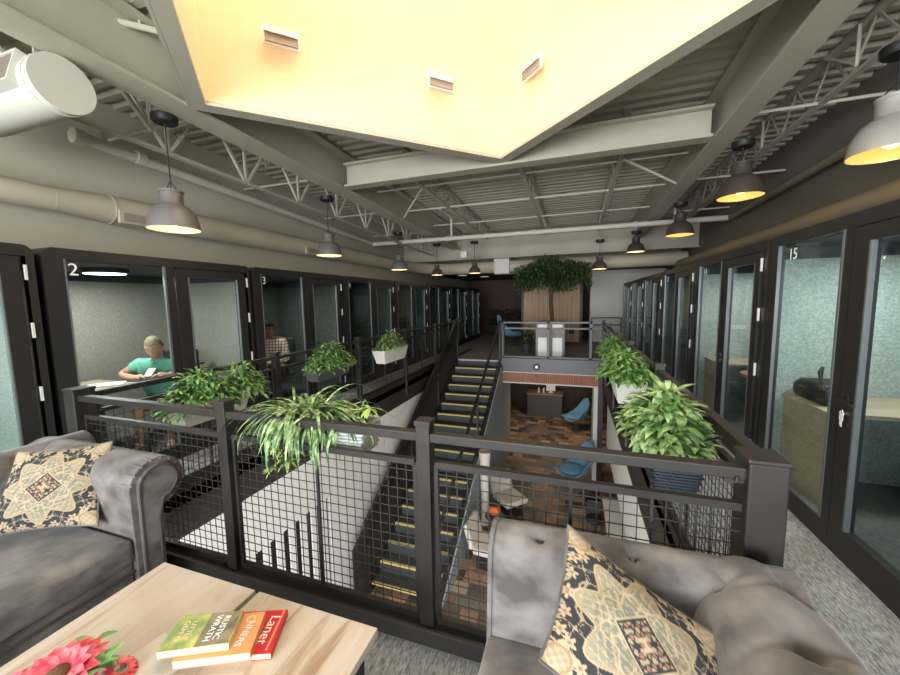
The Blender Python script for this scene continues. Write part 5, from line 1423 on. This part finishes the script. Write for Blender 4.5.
p2 = person('man with short black hair in a plaid shirt, hand raised to his chin', (-4.66, 4.66, FZ), math.radians(28), 'skindark', 'hairblack', 'plaid', 'shorts',
       {'elr': (-.22, -.32, .78), 'wrr': (-.09, -.22, 1.0), 'hdr': (-.06, -.20, 1.05), 'ell': (.26, -.20, .72), 'wrl': (.10, -.36, .70), 'hdl': (.02, -.38, .70), 'lean': .10, 'sleeve': 1.1, 'long': True}, head_nod=.1, head_turn=.25)
office_chair((-4.72, 4.78, FZ), math.radians(15), 'black swivel chair behind the man in the plaid shirt')
office_chair((2.35, 3.0, FZ), 2.5, 'black office chair inside booth 15 behind its door')
office_chair((2.45, 5.2, FZ), 2.6, 'black office chair inside the booth beyond booth 15')
t = thing('red_stool_top', 'small round side table with reddish wooden top in the booth beyond booth 15', 'table', (2.05, 4.95, FZ)); part('table_top', MB().lathe([(.001, .70), (.25, .70), (.25, .73), (.001, .73)], n=20), 'woodfascia', t, smooth=True, auto=40); part('leg', MB().tube([(0, 0, 0), (0, 0, .7)], .025, 8), 'black', t)

# ------------------------------------------------------------------ lights
def area(name, loc, rot, sx, sy, e, col=(1, 1, 1)):
    l = bpy.data.lights.new(name, 'AREA'); l.shape = 'RECTANGLE'; l.size = sx; l.size_y = sy; l.energy = e; l.color = col
    o = bpy.data.objects.new(name, l); COL.objects.link(o); o.location = loc; o.rotation_euler = rot; return o
area('skylight_daylight', (WC[0], WC[1], 6.95), (0, 0, PI/4), 3.2, 3.2, 88, (1, .97, .92))
area('window_daylight', (-1.25, -4.45, 1.85), (PI/2, 0, 0), 8.0, 2.1, 900, (.95, .98, 1))
area('lower_fill', (-.9, -.8, -1.7), (PI/2, 0, 0), 4.5, 2.2, 360, (.95, .98, 1))  # fill added to brighten the lower floor; the wall behind has no window
area('lower_downlight', (-.8, 13.2, -.72), (0, 0, 0), 1.5, 2.5, 30, (1, .8, .6))
for i in (0, 1, 2):
    area('booth_light', (PXL - .62, 1.80 + 2.07*(i-1) + .75, 2.02), (0, 0, 0), .3, .3, [30, 26, 15, 0][i], (1, .96, .93))
for i in (0, 1, 2):
    area('booth_light', (PXR + .62, 4.04 + 2.1*i - .75, 2.02), (0, 0, 0), .3, .3, (15, 12, 6)[i], (.97, 1, 1))

w = bpy.data.worlds.new('world'); S.world = w; w.use_nodes = True
bg = w.node_tree.nodes['Background']; sky = w.node_tree.nodes.new('ShaderNodeTexSky'); sky.sky_type = 'NISHITA'; sky.sun_disc = False; sky.sun_elevation = .8
w.node_tree.links.new(sky.outputs[0], bg.inputs['Color']); bg.inputs['Strength'].default_value = .25

# ------------------------------------------------------------------ camera
cd = bpy.data.cameras.new('camera'); cam = bpy.data.objects.new('camera', cd); COL.objects.link(cam); S.camera = cam
cd.sensor_fit = 'HORIZONTAL'; cd.sensor_width = 36; cd.lens = 36 * 365.4 / 900; cd.clip_start = .05; cd.clip_end = 200
yaw, pit, rol = math.radians(18.94), math.radians(5.77), math.radians(-.99)
fwd = Vector((-math.sin(yaw)*math.cos(pit), math.cos(yaw)*math.cos(pit), -math.sin(pit)))
r = fwd.cross(Vector((0, 0, 1))).normalized(); u = r.cross(fwd)
r2 = r*math.cos(rol) + u*math.sin(rol); u2 = -r*math.sin(rol) + u*math.cos(rol)
Mx = Matrix((r2, u2, -fwd)).transposed().to_4x4(); Mx.translation = Vector((0, 0, 1.7)); cam.matrix_world = Mx

S.view_settings.view_transform = 'Standard'; S.view_settings.look = 'None'; S.view_settings.gamma = 1
S.view_settings.exposure = 0.15
